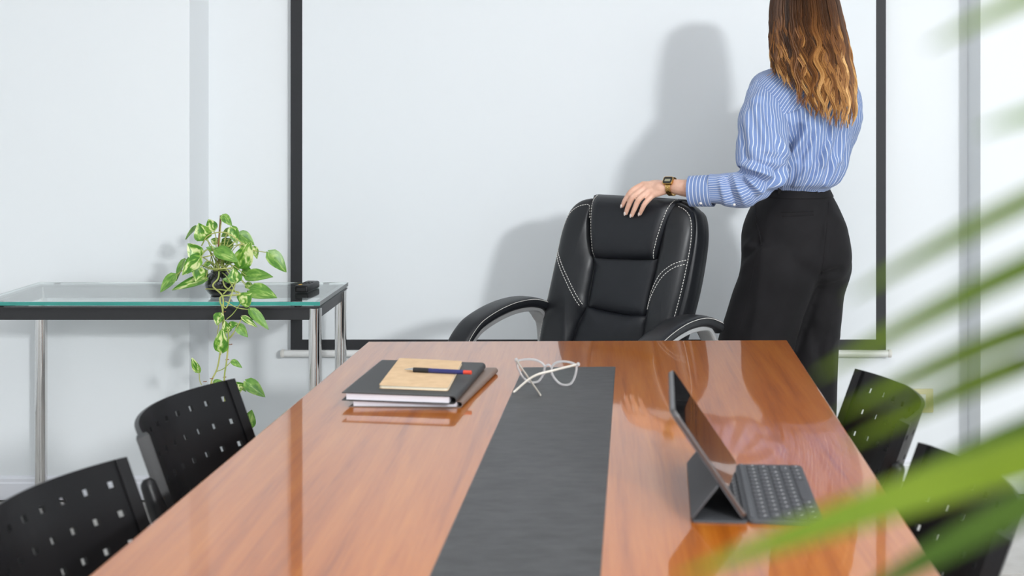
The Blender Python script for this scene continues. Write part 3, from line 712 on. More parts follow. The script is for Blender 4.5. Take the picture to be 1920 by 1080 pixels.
# head rest: a cushion wrapped over the top edge; section swept along its width
hA = [uv(1113.5, 400), uv(1117, 484)]; hrow = []
def head_edge(t):   # t 0..1 left to right: bottom and top pixel of the pad
    bx = 1119+(1237-1119)*t; by = 484+4*t+1.0*math.sin(PI*t); tx = 1116+(1272-1116)*t; ty = 372+(381-372)*t
    return uv(bx, by), uv(tx, ty)
rings = []
tw = list(np.linspace(0, 1, 25))
for t in [-0.02, -0.012]+tw+[1.012, 1.02]:
    tt_ = min(1, max(0, t)); b_, a_ = head_edge(tt_); ed = min(tt_, 1-tt_)
    puffk = (1-max(0, 1-ed/0.10)**2.4*0.55) if 0 <= t <= 1 else (0.33 if t in (-0.012, 1.012) else 0.12)
    ring = []
    sec = [(0.0, 0.018), (0.03, 0.034), (0.12, 0.045), (0.35, 0.052), (0.62, 0.052), (0.85, 0.045), (0.97, 0.030), (1.045, 0.008), (1.09, -0.025), (1.085, -0.055), (1.03, -0.072), (0.85, -0.076), (0.6, -0.06), (0.4, -0.02), (0.15, 0.0)]
    sec = catmull(np.array(sec), 42, True)
    for (vv, hh) in sec:
        q = b_+(a_-b_)*(0.5+(vv-0.5)*(1 if 0 <= t <= 1 else 0.985)); hh2 = hh*puffk if hh > 0 else hh
        ext = (t-tt_)*0.22
        ring.append(back3(q[0]+ext, q[1], hh2))
    rings.append(ring)
hr_ = obj('head_rest', loft(rings), M['leather2'], ec)
for t in (0.035, 0.965):
    b_, a_ = head_edge(t); line = []
    for vv in np.linspace(0.02, 1.07, 40):
        hs = np.interp(vv, [0, 0.03, 0.12, 0.35, 0.62, 0.85, 0.97, 1.045, 1.09], [0.018, 0.034, 0.045, 0.052, 0.052, 0.045, 0.030, 0.008, -0.025])
        ed = min(t, 1-t); pk = 1-max(0, 1-ed/0.10)**2.4*0.55
        q = b_+(a_-b_)*vv; line.append(back3(q[0], q[1], hs*pk+0.0012))
    stitch_line(line)
for pan, (i0, i1), kk in ((lw, (0, 9), 0.92), (rw2, (1, 11), 0.95)):
    n = len(pan.o); seg = n/len(lw.o)
    npts = 21
    sl_ = pan.o[int(i0*n/npts):int(i1*n/npts)]
    stitch_line([pan.pt(pan.c+(q-pan.c)*kk) for q in sl_])
for pan, lines in ((lw, [[(1051, 463), (1064, 492), (1078, 522), (1090, 548), (1101, 574)], [(1049, 470), (1060, 497), (1074, 527), (1087, 555), (1097, 577)]]),
                   (rw2, [[(1293, 489), (1272, 499), (1252, 515), (1238, 536), (1226, 558), (1220, 580)], [(1291, 497), (1274, 505), (1256, 520), (1242, 540), (1230, 562), (1223, 582)]])):
    for ln in lines: stitch_line([pan.pt(uv(*q)) for q in catmull(ln, 24)])
# flank seam seen on the right side
seam = [(1299, 396), (1309, 410), (1312.5, 435), (1310, 475), (1303, 520), (1293, 565), (1284, 595), (1272, 640)]
stitch_line([back3(*(flank.c+(q-flank.c)*1.016), -0.030) for q in flank.o[int(10*140/22):int(17*140/22)]])
# arms
def arm(side):
    lat = side*0.285
    base = B0+Lx*lat
    edge = [(877, 652), (884, 635), (900, 612), (915, 599), (932, 588), (948, 579.5), (966, 572), (985, 567), (1003, 565), (1018, 567), (1030, 571)]
    p0 = B0+Lx*(-0.285+0.036)
    E = [on_plane(x, y_, p0, Lx) for x, y_ in edge]
    fz = [(np.dot(e-p0, Fx), e[2]) for e in E]
    fz = [(fz[0][0]+0.012, fz[0][1]-0.06), (fz[0][0]-0.002, fz[0][1]-0.02)]+fz+[(fz[-1][0]-0.03, fz[-1][1]-0.012), (fz[-1][0]-0.05, fz[-1][1]-0.03)]
    def W(f, z, l): return np.array([*(B0+Lx*(lat+l)+Fx*f)[:2], z])
    C = catmull([W(f, z, 0) for f, z in fz], 48)
    T, N, Bn = frames(C, None)
    # frame with lateral axis fixed
    rings = []
    m = len(C)
    for i in range(m):
        nn = np.cross(T[i], Lx); nn = nn if nn[2] > 0 or (abs(nn[2]) < .3 and np.dot(nn, Fx) > 0) else -nn
        if i and np.dot(nn, prev) < 0: nn = -nn
        prev = nn
        e = min(i, m-1-i)/4.0; k = math.sqrt(max(0.0, 1-(1-min(1, e))**2))*0.85+0.15
        th = np.linspace(0, 2*PI, 24, endpoint=False)
        cs = np.sign(np.cos(th))*np.abs(np.cos(th))**0.62; sn_ = np.sign(np.sin(th))*np.abs(np.sin(th))**0.62
        rings.append([C[i]+Lx*(0.036*k*a)+nn*(0.016*k*b-0.004) for a, b in zip(cs, sn_)])
    pad = obj('arm_pad', loft(rings), M['leather'], ec)
    stitch_line([C[i]+Lx*0.0362+np.array([0, 0, 0.006]) for i in range(3, m-4)], 0.006, 0.6, 0.0009)
    # satin arch below: front foot, up under the pad, down behind to the seat
    f0 = fz[0][0]; seat_z = 0.49
    U = [(f0-0.06, seat_z-0.02), (f0-0.02, seat_z+0.03), (fz[0][0]-0.020, fz[0][1]+0.0)]+[(f-0.014, z-0.024) for f, z in fz[2:9]]+[(f-0.004, z-0.024) for f, z in fz[9:12]]+[(fz[-3][0]-0.002, fz[-3][1]-0.042), (fz[-3][0]-0.022, fz[-3][1]-0.075), (fz[-3][0]-0.032, seat_z+0.04), (fz[-3][0]+0.0, seat_z-0.02)]
    CU = catmull([W(f, z, 0) for f, z in U], 64)
    obj('arm_support', tube(CU, 0.010, 14, rb=0.024, up=None, power=3.4) if False else loft([[CU[i]+Lx*(0.025*a)+nv_*(0.0085*b) for a, b in zip(np.sign(np.cos(np.linspace(0, 2*PI, 18, endpoint=False)))*np.abs(np.cos(np.linspace(0, 2*PI, 18, endpoint=False)))**0.5, np.sign(np.sin(np.linspace(0, 2*PI, 18, endpoint=False)))*np.abs(np.sin(np.linspace(0, 2*PI, 18, endpoint=False)))**0.5)] for i, nv_ in enumerate(np.cross(frames(CU)[0], Lx))]), M['silver'], ec)
arm(-1); arm(1)
# seat, column, star base
Mch = Matrix(((Lx[0], Fx[0], 0, ccen[0]), (Lx[1], Fx[1], 0, ccen[1]), (0, 0, 1, 0), (0, 0, 0, 1)))
V, F = prism(round_poly([(-0.25, -0.20), (0.25, -0.20), (0.26, 0.26), (-0.26, 0.26)], 0.08, 6), 0.42, 0.54, 0.035, 4)
obj('seat', xform((V, F), Mch), M['leather2'], ec)
obj('seat_pan', xform(box((0, 0, 0.405), (0.32, 0.34, 0.03), 0.008), Mch), M['plastic'], ec)
obj('gas_column', xform(merge(cyl((0, 0, 0.10), (0, 0, 0.28), 0.028, 20), cyl((0, 0, 0.28), (0, 0, 0.40), 0.018, 20)), Mch), M['plastic'], ec)
for k in range(5):
    a = 2*PI*k/5+0.3; dv = np.array([math.cos(a), math.sin(a), 0])
    obj('base_arm', xform(tube([dv*0.02+[0, 0, 0.135], dv*0.15+[0, 0, 0.12], dv*0.29+[0, 0, 0.085]], [0.024, 0.02, 0.016], 12, rb=[0.03, 0.024, 0.018]), Mch), M['silver'], ec)
    cs_ = obj('caster', xform(cyl(dv*0.29+np.array([0, 0, 0.05]), dv*0.29+np.array([0, 0, 0.085]), 0.012, 12), Mch), M['plastic'], ec)
    tn_ = np.array([-dv[1], dv[0], 0])
    for s in (-1, 1): obj('wheel', xform(cyl(dv*0.29+tn_*s*0.006+np.array([0, 0, 0.028]), dv*0.29+tn_*s*0.024+np.array([0, 0, 0.028]), 0.028, 20, 0.005), Mch), M['plastic'], cs_)
tag(obj('stitching', merge(*stitches), M['thread'], ec), kind='stuff')
ec.children[-1]['label'] = 'off-white dashed stitching'

# ---------------------------------------------------------------- pothos
def leaf_mesh(L_, W_, fold, droop, curl, nl=9, nw=3):
    V = []; F = []; UV = []
    prof = lambda t: (math.sin(PI*min(1, t**0.62))**0.75)*(1-0.25*t)
    for i in range(nl+1):
        t = i/nl; w_ = W_*0.5*prof(max(0.001, min(0.999, t)))*1.18
        for j in range(-nw, nw+1):
            s = j/nw; x = s*w_; back = 0.10*L_*(abs(s)**1.5)*max(0, 1-t*4)
            yv = t*L_-back; z = abs(s)*w_*fold-droop*L_*t*t+curl*math.sin(s*2+t*3)*0.02*L_
            V.append((x, yv, z)); UV.append((s*0.5+0.5, t))
    n = 2*nw+1
    for i in range(nl):
        for j in range(n-1): a = i*n+j; F.append((a, a+1, a+n+1, a+n))
    return V, F, UV
def add_leaf(parent, base, tip, wide, facing, m, fold=0.25, droop=0.12, name='leaf'):
    base = np.array(base); tip = np.array(tip); ydir = unit(tip-base); L_ = np.linalg.norm(tip-base)
    n = np.array(facing, float); z = unit(n-np.dot(n, ydir)*ydir); x = np.cross(ydir, z)
    V, F, UV = leaf_mesh(L_*1.03, L_*wide, fold, droop, random.uniform(-1, 1))
    # small thickness
    k = len(V); V2 = [(a, b, c-0.0006) for a, b, c in V]; F2 = [tuple(k+i for i in reversed(f)) for f in F]
    P = [tuple(base+x*a+ydir*b+z*(c+droop*L_*0.5*(b/L_))) for a, b, c in V+V2]
    o = obj(name, (P, F+F2), m, parent)
    ul = o.data.uv_layers.new(name='UVMap'); UU = UV+UV
    for lp in o.data.loops: ul.data[lp.index].uv = UU[lp.vertex_index]
    return o
DP = 3.50
bc = at(413, 529, DP); rb = 0.0455
bc[2] = GZ+0.041
pt = thing('pothos_plant', 'trailing variegated pothos plant in a dark round glass bowl on the glass table', 'potted plant', (bc[0], bc[1], GZ))
prof = [(0.018, -0.041), (0.030, -0.0385)]+[(rb*math.cos(a), rb*math.sin(a)) for a in np.linspace(-0.95, 0.90, 14)]+[(0.0275, 0.0362), (0.0285, 0.040), (0.026, 0.0405), (0.0245, 0.036)]
obj('glass_bowl', lathe(prof, bc), M['bowl'], pt)
obj('soil', lathe([(0.0, 0.030), (0.020, 0.032), (0.0255, 0.030), (0.0255, 0.0345), (0.012, 0.0375), (0.0, 0.038)], bc), M['soil'], pt)
obj('stake', tube([bc+np.array([-0.004, 0, 0.0]), at(409, 470, DP), at(413.5, 404, DP)], [0.003, 0.0028, 0.0022], 8), M['stake'], pt)
def z7(x, y_): return (300+x/5.142, 390+y_/5.142)
def z6(x, y_): return (330+x/4.91, 540+y_/4.91)
crown = bc+np.array([0, 0, 0.04])
T_ = (0, -1, 0.35)
up_leaves = [  # base, tip in pixels, width, depth of base / tip relative to the bowl, facing, variegated
 (z7(432, 300), z7(372, 150), .85, -.04, -.05, (0.2, -1, .2), 1), (z7(520, 215), z7(465, 108), .75, .02, .03, (0.1, -1, .1), 1), (z7(352, 190), z7(240, 296), .42, .0, .02, (-.4, -.7, .7), 0),
 (z7(378, 465), z7(270, 345), .78, -.04, -.05, (0, -1, .3), 1), (z7(385, 482), z7(212, 640), .62, -.05, -.07, (-.1, -1, .5), 1), (z7(392, 578), z7(344, 708), .80, -.05, -.06, (.1, -1, .2), 1),
 (z7(235, 500), z7(148, 695), .36, -.02, -.03, (-.5, -.8, .4), 0), (z7(150, 650), z7(0, 805), .52, -.03, -.04, (-.1, -.9, .6), 0), (z7(437, 690), z7(112, 778), .36, -.04, -.05, (0, -.75, .9), 1),
 (z7(602, 72), z7(692, 168), .50, .0, -.01, (.3, -1, .5), 0), (z7(692, 185), z7(742, 345), .50, -.01, -.02, (.3, -1, .1), 1), (z7(758, 250), z7(910, 352), .58, .01, .02, (.1, -.8, .8), 0),
 (z7(690, 215), z7(588, 275), .60, .03, .03, (0, -1, .4), 0), (z7(775, 560), z7(872, 330), .60, -.04, -.05, (.2, -1, .2), 1), (z7(905, 375), z7(937, 490), .45, -.01, -.01, (.5, -1, .1), 1),
 (z7(1050, 430), z7(1218, 612), .50, -.01, .0, (.2, -.85, .6), 0), (z7(545, 405), z7(748, 512), .50, -.06, -.07, (0, -.8, .7), 0), (z7(692, 385), z7(580, 335), .75, .02, .03, (0, -1, .5), 0),
 (z7(728, 716), z7(712, 584), .92, -.075, -.07, (.05, -1, .15), 1), (z7(832, 655), z7(1080, 656), .46, -.03, -.04, (.05, -.8, .7), 0), (z7(866, 792), z7(1122, 856), .54, -.06, -.07, (.0, -.8, .8), 0),
 (z7(785, 915), z7(882, 822), 1.0, -.10, -.10, (.05, -1, .2), 1), (z7(712, 702), z7(606, 685), .62, -.07, -.08, (0, -.9, .6), 0), (z7(705, 590), z7(790, 560), .65, -.03, -.03, (.1, -1, .5), 0),
 (z7(800, 600), z7(892, 640), .8, -.01, -.02, (.1, -1, .3), 0), (z7(830, 735), z7(905, 770), .62, -.03, -.04, (.1, -1, .3), 1), (z7(530, 400), z7(445, 380), .55, -.02, -.03, (0, -1, .6), 0),
 (z7(560, 335), z7(490, 300), .7, .02, .03, (0, -1, .4), 1), (z7(700, 520), z7(590, 490), .55, -.01, .0, (0, -1, .8), 0), (z7(480, 520), z7(415, 570), .6, -.02, -.03, (0, -1, .5), 0), (z7(600, 330), z7(690, 300), .6, .03, .03, (0, -1, .4), 1),
 (z7(420, 600), z7(450, 690), .6, .0, -.01, (0, -1, .4), 0), (z7(780, 345), z7(860, 400), .7, .0, .0, (0, -1, .3), 1), (z7(640, 420), z7(690, 460), .8, .03, .03, (0, -1, .3), 0)]
stem_paths = []
for bpx, tpx, wd, db, dt, fc, var in up_leaves:
    b3 = at(*bpx, DP+db); t3 = at(*tpx, DP+dt)
    b3[2] = max(b3[2], GZ+0.006) if b3[1] > 3.40 else b3[2]; t3[2] = max(t3[2], GZ+0.004) if t3[1] > 3.40 else t3[2]
    add_leaf(pt, b3, t3, wd*1.12, fc, M['pothos'] if var else M['pothos_green'])
    mid = (crown+b3)/2+np.array([0, 0, 0.025+0.02*random.random()]); mid[1] -= 0.01
    if b3[2] < crown[2]-0.01: mid = (crown*0.5+b3*0.5)+np.array([0, -0.03, 0.03])
    obj('petiole', tube(catmull([crown+np.array([random.uniform(-.015, .015), random.uniform(-.015, .01), -0.004]), mid, b3], 12), np.linspace(0.0019, 0.0012, 12), 6), M['stem'], pt)
# loops and trailing vines
DV = 3.365
vines = [[at(*z7(440, 575), 3.47), at(*z7(500, 590), 3.43), at(*z7(600, 585), 3.42), at(*z7(705, 575), 3.44)],
         [at(*z7(400, 365), 3.46), at(*z7(450, 280), 3.45), at(*z7(530, 240), 3.44), at(*z7(640, 240), 3.44), at(*z7(740, 300), 3.44), at(*z7(800, 350), 3.45)],
         [at(*z7(395, 480), 3.46), at(*z7(460, 465), 3.44), at(*z7(545, 440), 3.45), at(*z7(690, 350), 3.46), at(*z7(750, 290), 3.47)],
         [at(*z7(570, 610), 3.448), at(*z7(560, 680), 3.444), at(*z7(510, 750), 3.43), at(*z7(590, 830), 3.385), at(*z7(610, 900), 3.372), at(*z7(605, 1000), DV), at(*z6(430, 290), DV), at(*z6(430, 400), DV), at(*z6(410, 570), DV), at(*z6(380, 740), DV), at(*z6(330, 850), DV), at(395, 735, DV), at(398, 770, DV)],
         [at(*z7(605, 700), 3.44), at(*z7(640, 770), 3.43), at(*z7(780, 830), 3.40), at(*z7(600, 850), 3.380), at(*z7(580, 900), 3.375), at(*z7(600, 960), 3.36), at(*z6(440, 290), 3.36), at(*z6(480, 400), 3.36), at(*z6(480, 520), 3.36), at(*z6(465, 680), 3.36), at(*z6(445, 830), 3.36), at(422, 760, 3.36)],
         [at(*z7(730, 715), 3.43), at(*z7(700, 800), 3.39), at(*z7(660, 920), 3.37), at(*z7(630, 965), 3.365), at(*z7(600, 930), 3.365)],
         [at(*z7(725, 712), 3.43), at(*z7(660, 780), 3.40), at(*z7(610, 830), 3.385)], [at(*z7(440, 780), 3.47), at(*z7(560, 785), 3.425), at(*z7(760, 810), 3.41)]]
for i, v in enumerate(vines):
    C = catmull(v, max(12, len(v)*6)); obj('vine', tube(C, 0.0024 if i in (3, 4) else 0.0019, 7), M['stem'], pt)
low_leaves = [(z6(685, 200), z6(852, 376), .36, (z7(630, 900), 3.37), (.2, -.8, .6), 0), (z6(410, 235), z6(375, 342), .95, (z6(380, 440), DV), (-.2, -1, .3), 1), (z6(612, 268), z6(745, 357), .36, (z6(490, 460), 3.36), (.2, -.8, .6), 1),
 (z6(480, 402), z6(448, 305), .75, (z6(440, 400), 3.36), (0, -1, .2), 1), (z6(490, 350), z6(568, 325), .70, (z6(450, 390), 3.36), (0, -1, .4), 1), (z6(568, 345), z6(657, 450), .60, (z6(492, 465), 3.36), (.2, -1, .2), 0),
 (z6(420, 582), z6(420, 380), .62, (z6(410, 600), DV), (0, -1, .1), 1), (z6(212, 772), z6(144, 648), .50, (z6(235, 890), DV), (-.2, -1, .2), 1), (z6(515, 670), z6(606, 732), .45, (z6(375, 768), DV), (.2, -1, .5), 0),
 (z6(645, 862), z6(817, 998), .52, (z6(600, 930), DV), (.2, -.85, .5), 0), (z6(612, 930), z6(552, 868), 1.0, (z6(560, 960), DV), (0, -1, .2), 1), (z6(605, 915), z6(645, 955), .35, (z6(600, 925), DV), (.2, -1, .3), 0),
 ((462, 800), (472, 770), .8, ((430, 770), DV), (.4, -1, .2), 0), (z6(345, 870), z6(430, 858), .5, (z6(330, 860), DV), (0, -1, .6), 0), (z7(780, 915), z7(880, 830), .01, (z7(640, 1075), 3.362), (0, -1, .2), 0)]
for bpx, tpx, wd, (op, od), fc, var in low_leaves:
    b3 = at(*bpx, DV-0.005); t3 = at(*tpx, DV-0.012); o3 = at(*op, od)
    if wd > .05: add_leaf(pt, b3, t3, wd, fc, M['pothos'] if var else M['pothos_green'])
    else: b3 = at(*bpx, DP-.10)
    obj('petiole', tube(catmull([o3, (o3+b3)/2+np.array([0, -.004, -0.006]), b3], 10), 0.0013, 6), M['stem'], pt)
for x, y_ in ((505, 520), (475, 660), (450, 822), (330, 835), (270, 862), (445, 220)):
    q = at(*z6(x, y_), 3.36); obj('aerial_root', tube([q+np.array([-0.006, 0, 0]), q, q+np.array([0.004, -.001, 0.001])], [0.0012, 0.0012, 0.0016], 5), M['stake'], pt)

# ---------------------------------------------------------------- palm in the foreground
pb_ = np.array([0.72, 0.34, 0.0])
pl = thing('potted_palm', 'green palm with long narrow leaflets, blurred in the right foreground', 'potted plant', tuple(pb_))
obj('planter', lathe([(0.0, 0.0), (0.12, 0.0), (0.13, 0.01), (0.165, 0.30), (0.175, 0.33), (0.165, 0.335), (0.150, 0.32), (0.145, 0.29), (0.0, 0.285)], pb_), M['terracotta'], pl)
obj('soil', lathe([(0.0, 0.286), (0.146, 0.286), (0.146, 0.297), (0.07, 0.305), (0.0, 0.305)], pb_), M['soil'], pl)
def leaflet(base, tip, width, m, sag=0.02, facing=(0, -0.5, 1)):
    base = np.array(base); tip = np.array(tip); L_ = np.linalg.norm(tip-base); n = 14
    T = unit(tip-base); f = unit(np.array(facing)-np.dot(facing, T)*T); s = np.cross(T, f); V = []; F = []
    for side in (0, 1):
        for i in range(n+1):
            t = i/n; w_ = width*0.5*(min(1, t*7+0.25))*(1-t**2.6)+0.0003; c = base+(tip-base)*t+np.array([0, 0, sag*4*t*(1-t)])
            for j, (a, b) in enumerate(((-1, 0.25), (0, 0), (1, 0.25))): V.append(tuple(c+s*w_*a+f*(b*w_-side*0.0004)))
    for side in (0, 1):
        for i in range(n):
            for j in range(2):
                a = side*(n+1)*3+i*3+j; q = (a, a+1, a+4, a+3); F.append(q if side else q[::-1])
    return obj('leaflet', (V, F), m, pl)
# fronds: a curved rachis each, leaflets grow from it towards the left
def frond(pts, name='frond_stem', r0=0.006): 
    C = catmull(pts, 30); obj(name, tube(C, np.linspace(r0, 0.0025, 30), 8), M['palm_stem'], pl); return C
P0 = pb_+np.array([0, 0, 0.30])
KD = 0.70   # the fronds hang close to the camera
def pa_(px, py, d): return at(px, py, d*KD)
fA = frond([P0, pb_+np.array([-0.14, 0.0, 0.70]), pa_(2180, 940, 0.47), pa_(2085, 600, 0.44), pa_(2075, 240, 0.43), pa_(2085, -60, 0.43)], r0=0.005)
fB = frond([P0+np.array([-.02, -.02, 0]), pb_+np.array([-0.24, 0.0, 0.62]), pa_(2190, 1160, 0.50), pa_(2080, 860, 0.48), pa_(2090, 640, 0.50)], r0=0.005)
lf = [  # root px, depth, tip px, depth, width m, dark
 ((2020, -80), .43, (1740, 88), .42, .0056, 0), ((2010, 180), .43, (1835, 248), .40, .0048, 1), ((2020, 318), .44, (1590, 560), .46, .0062, 0),
 ((2024, 458), .44, (1530, 706), .47, .0074, 0), ((2010, 612), .46, (1565, 782), .50, .0074, 0), ((2015, 716), .46, (1585, 838), .50, .0070, 0),
 ((2035, 815), .48, (1270, 1085), .46, .0122, 0), ((2060, 890), .48, (1560, 1150), .52, .0095, 1), ((2050, 760), .49, (1640, 930), .55, .0085, 1), ((2030, 600), .45, (1720, 690), .52, .0050, 1)]
for (bpx, bd, tpx, td, wd, dk) in lf:
    q = pa_(*bpx, bd); near = min([*fA, *fB], key=lambda c_: np.linalg.norm(c_-q))
    leaflet(near, pa_(*tpx, td), wd, M['palm_dark'] if dk else M['palm'], 0.0015, (0.1, -0.8, 0.75))
for i in range(8):   # the other half of each frond points away from the picture
    C = fA[8+2*i]; leaflet(C, C+np.array([0.17, -0.02+0.01*i, -0.02-0.01*i]), 0.011, M['palm'], 0.012)
    C = fB[8+2*i]; leaflet(C, C+np.array([0.17, 0.03, -0.05]), 0.011, M['palm_dark'], 0.012)
for k in range(4):
    a = 0.4+k*0.75; dv = np.array([math.cos(a)*0.35, -abs(math.sin(a))*0.25, 0]); C = frond([P0+dv*0.03, P0+dv*0.4+np.array([0, 0, 0.45]), P0+dv*1.1+np.array([0, 0, 0.75])])
    sd_ = unit(np.cross(unit(dv), [0, 0, 1]))
    for i in range(8):
        for s in (-1, 1): c_ = C[10+i*2]; leaflet(c_, c_+unit(dv)*0.12+sd_*s*0.15+np.array([0, 0, -0.03]), 0.012, M['palm'], 0.012)

# ---------------------------------------------------------------- the woman beside the chair
from mathutils.bvhtree import BVHTree
DW = 3.36
def project(p): return (PX0+FPX*p[0]/p[1], PY0+FPX*(HC-p[2])/p[1])
def remesh(name, parts, voxel, smooth_it, m, parent, factor=0.5):
    V, F = merge(*parts); me = bpy.data.meshes.new(name+'_src'); me.from_pydata(V, [], F); me.update()
    bm = bmesh.new(); bm.from_mesh(me); bmesh.ops.recalc_face_normals(bm, faces=bm.faces[:]); bm.to_mesh(me); bm.free()
    tmp = bpy.data.objects.new(name+'_src', me); COL.objects.link(tmp)
    md = tmp.modifiers.new('r', 'REMESH'); md.mode = 'VOXEL'; md.voxel_size = voxel
    if smooth_it:
        ms = tmp.modifiers.new('s', 'SMOOTH'); ms.iterations = smooth_it; ms.factor = factor
    dg = bpy.context.evaluated_depsgraph_get(); dg.update()
    out = bpy.data.meshes.new_from_object(tmp.evaluated_get(dg)); out.name = name
    bpy.data.objects.remove(tmp); bpy.data.meshes.remove(me)
    out.materials.clear(); out.polygons.foreach_set('use_smooth', [True]*len(out.polygons))
    o = obj(name, out, m, parent); return o
def apply_folds(V, Nrm, segs, amp=1.0):
    """sculpt cloth folds: ridges (+) and creases (-) given as segments on the cloth's camera side"""
    V = np.array(V); X = PX0+FPX*V[:, 0]/V[:, 1]; Y = PY0+FPX*(HC-V[:, 2])/V[:, 1]; D = np.zeros(len(V))
    for x0, y0, x1, y1, wd, a in segs:
        dx, dy = x1-x0, y1-y0; L2 = dx*dx+dy*dy; t = ((X-x0)*dx+(Y-y0)*dy)/L2; tc = np.clip(t, 0, 1)
        dist2 = (X-x0-tc*dx)**2+(Y-y0-tc*dy)**2
        D += a*np.exp(-dist2/(wd*wd))*(0.45+0.55*np.sin(PI*np.clip(tc*0.9+0.05, 0, 1)))
    front = np.clip(-Nrm[:, 1]*2.5+0.4, 0, 1)
    return V+Nrm*(D*front*amp)[:, None]
def vnormals(me):
    n = np.empty(len(me.vertices)*3, np.float32); me.vertex_normals.foreach_get('vector', n); return n.reshape(-1, 3).astype(float)
def vcoords(me):
    n = np.empty(len(me.vertices)*3, np.float32); me.vertices.foreach_get('co', n); return n.reshape(-1, 3).astype(float)
def set_coords(me, V): me.vertices.foreach_set('co', np.array(V, np.float32).ravel()); me.update()

skin = mat('warm_light_skin', (0.70, 0.43, 0.32), 0.48, spec=0.4, Subsurface_Weight=0.12, Subsurface_Scale=0.01)
skin.node_tree.nodes['Principled BSDF'].inputs['Subsurface Radius'].default_value = (1.0, 0.35, 0.2)
noise_color(skin, (0.66, 0.385, 0.28), (0.74, 0.47, 0.36), 45, 3); add_bump(skin, 350, 0.08, 0.0004)
nail_m = add_bump(mat('pale_nail_polish', (0.82, 0.70, 0.64), 0.2, Coat_Weight=0.5), 100, 0.01, 0.0001)
gold = add_bump(mat('polished_gold_steel', (0.72, 0.46, 0.16), 0.22, 1.0), 300, 0.1, 0.0003)
lcd = add_bump(mat('olive_grey_display', (0.28, 0.27, 0.18), 0.3), 100, 0.01, 0.0001)
lcd_ink = add_bump(mat('dark_display_digits', (0.07, 0.07, 0.05), 0.4), 100, 0.01, 0.0001)
trous = noise_color(mat('black_twill_cloth', (0.012, 0.011, 0.013), 0.78, spec=0.25, Sheen_Weight=0.02, Sheen_Roughness=0.5), (0.0058, 0.0052, 0.0062), (0.0085, 0.0076, 0.0090), 14, 4); add_bump(trous, 900, 0.12, 0.0004)
button_m = add_bump(mat('pearl_button', (0.75, 0.72, 0.68), 0.25), 100, 0.01, 0.0001)
shoe_m = add_bump(mat('black_shoe_leather', (0.012, 0.012, 0.012), 0.3), 200, 0.05, 0.0004)
def stripe_mat(name, across):
    """blue cotton with thin white stripes; stripes are spaced along UV u (across=0) or v (across=1)"""
    m = mat(name, (0.24, 0.36, 0.66), 0.8, spec=0.2, Sheen_Weight=0.1); N, L, b = NT(m)
    uvn = N.new('ShaderNodeUVMap'); sp = N.new('ShaderNodeSeparateXYZ'); L.new(uvn.outputs[0], sp.inputs[0])
    mu = N.new('ShaderNodeMath'); mu.operation = 'MULTIPLY'; mu.inputs[1].default_value = 100.0/1.08; L.new(sp.outputs[across], mu.inputs[0])
    fr = N.new('ShaderNodeMath'); fr.operation = 'FRACT'; L.new(mu.outputs[0], fr.inputs[0])
    cr = N.new('ShaderNodeValToRGB'); e = cr.color_ramp.elements; base = (0.195, 0.285, 0.53, 1); wh = (0.72, 0.76, 0.84, 1)
    e[0].position = 0.0; e[0].color = base; e[1].position = 1.0; e[1].color = base
    for p_, c_ in ((0.38, base), (0.42, wh), (0.57, wh), (0.61, base)): q = e.new(p_); q.color = c_
    L.new(fr.outputs[0], cr.inputs[0])
    nz = N.new('ShaderNodeTexNoise'); nz.inputs['Scale'].default_value = 700; nz.inputs['Detail'].default_value = 2
    mx = N.new('ShaderNodeMix'); mx.data_type = 'RGBA'; mx.blend_type = 'MULTIPLY'; mx.inputs[0].default_value = 0.22
    L.new(cr.outputs[0], mx.inputs[6]); L.new(nz.outputs[0], mx.inputs[7]); L.new(mx.outputs[2], b.inputs['Base Color'])
    n2 = N.new('ShaderNodeTexNoise'); n2.inputs['Scale'].default_value = 34; n2.inputs['Detail'].default_value = 4
    bp = N.new('ShaderNodeBump'); bp.inputs['Strength'].default_value = 0.22; bp.inputs['Distance'].default_value = 0.006
    tc = N.new('ShaderNodeTexCoord'); L.new(tc.outputs['Object'], n2.inputs['Vector']); L.new(tc.outputs['Object'], nz.inputs['Vector'])
    L.new(n2.outputs[0], bp.inputs['Height']); L.new(bp.outputs[0], b.inputs['Normal'])
    return m
sm_u = stripe_mat('blue_white_striped_cotton', 0); sm_v = stripe_mat('blue_white_cross_striped_cotton', 1)

fw = np.array([(1480-PX0)/FPX*DW, DW, 0.0])
wm = thing('person', 'person in blue striped shirt and black trousers with one hand on the chair', 'person', tuple(fw))
PHI = math.radians(38); fdir = np.array([-math.sin(PHI), math.cos(PHI), 0]); ldir = np.array([-math.cos(PHI), -math.sin(PHI), 0])
HPH = math.radians(50); hf = np.array([-math.sin(HPH), math.cos(HPH), 0]); hl_ = np.array([-math.cos(HPH), -math.sin(HPH), 0])

def rings_px(rows, n, power=2.3, m=None):
    """rows: (y_px, xl, xr, depth of centre, depth radius) -> interpolated rings"""
    R = catmull(rows, m or len(rows)*6); out = []
    th = np.linspace(0, 2*PI, n, endpoint=False)
    cs = np.sign(np.cos(th))*np.abs(np.cos(th))**(2/power); sn = np.sign(np.sin(th))*np.abs(np.sin(th))**(2/power)
    for y_, xl, xr, d, dr in R:
        z = HC-(y_-PY0)/FPX*d; X0 = (xl-PX0)/FPX*d; X1 = (xr-PX0)/FPX*d
        out.append(np.stack([(X0+X1)/2+(X1-X0)/2*cs, d+dr*sn, np.full(n, z)], 1))
    return out, R

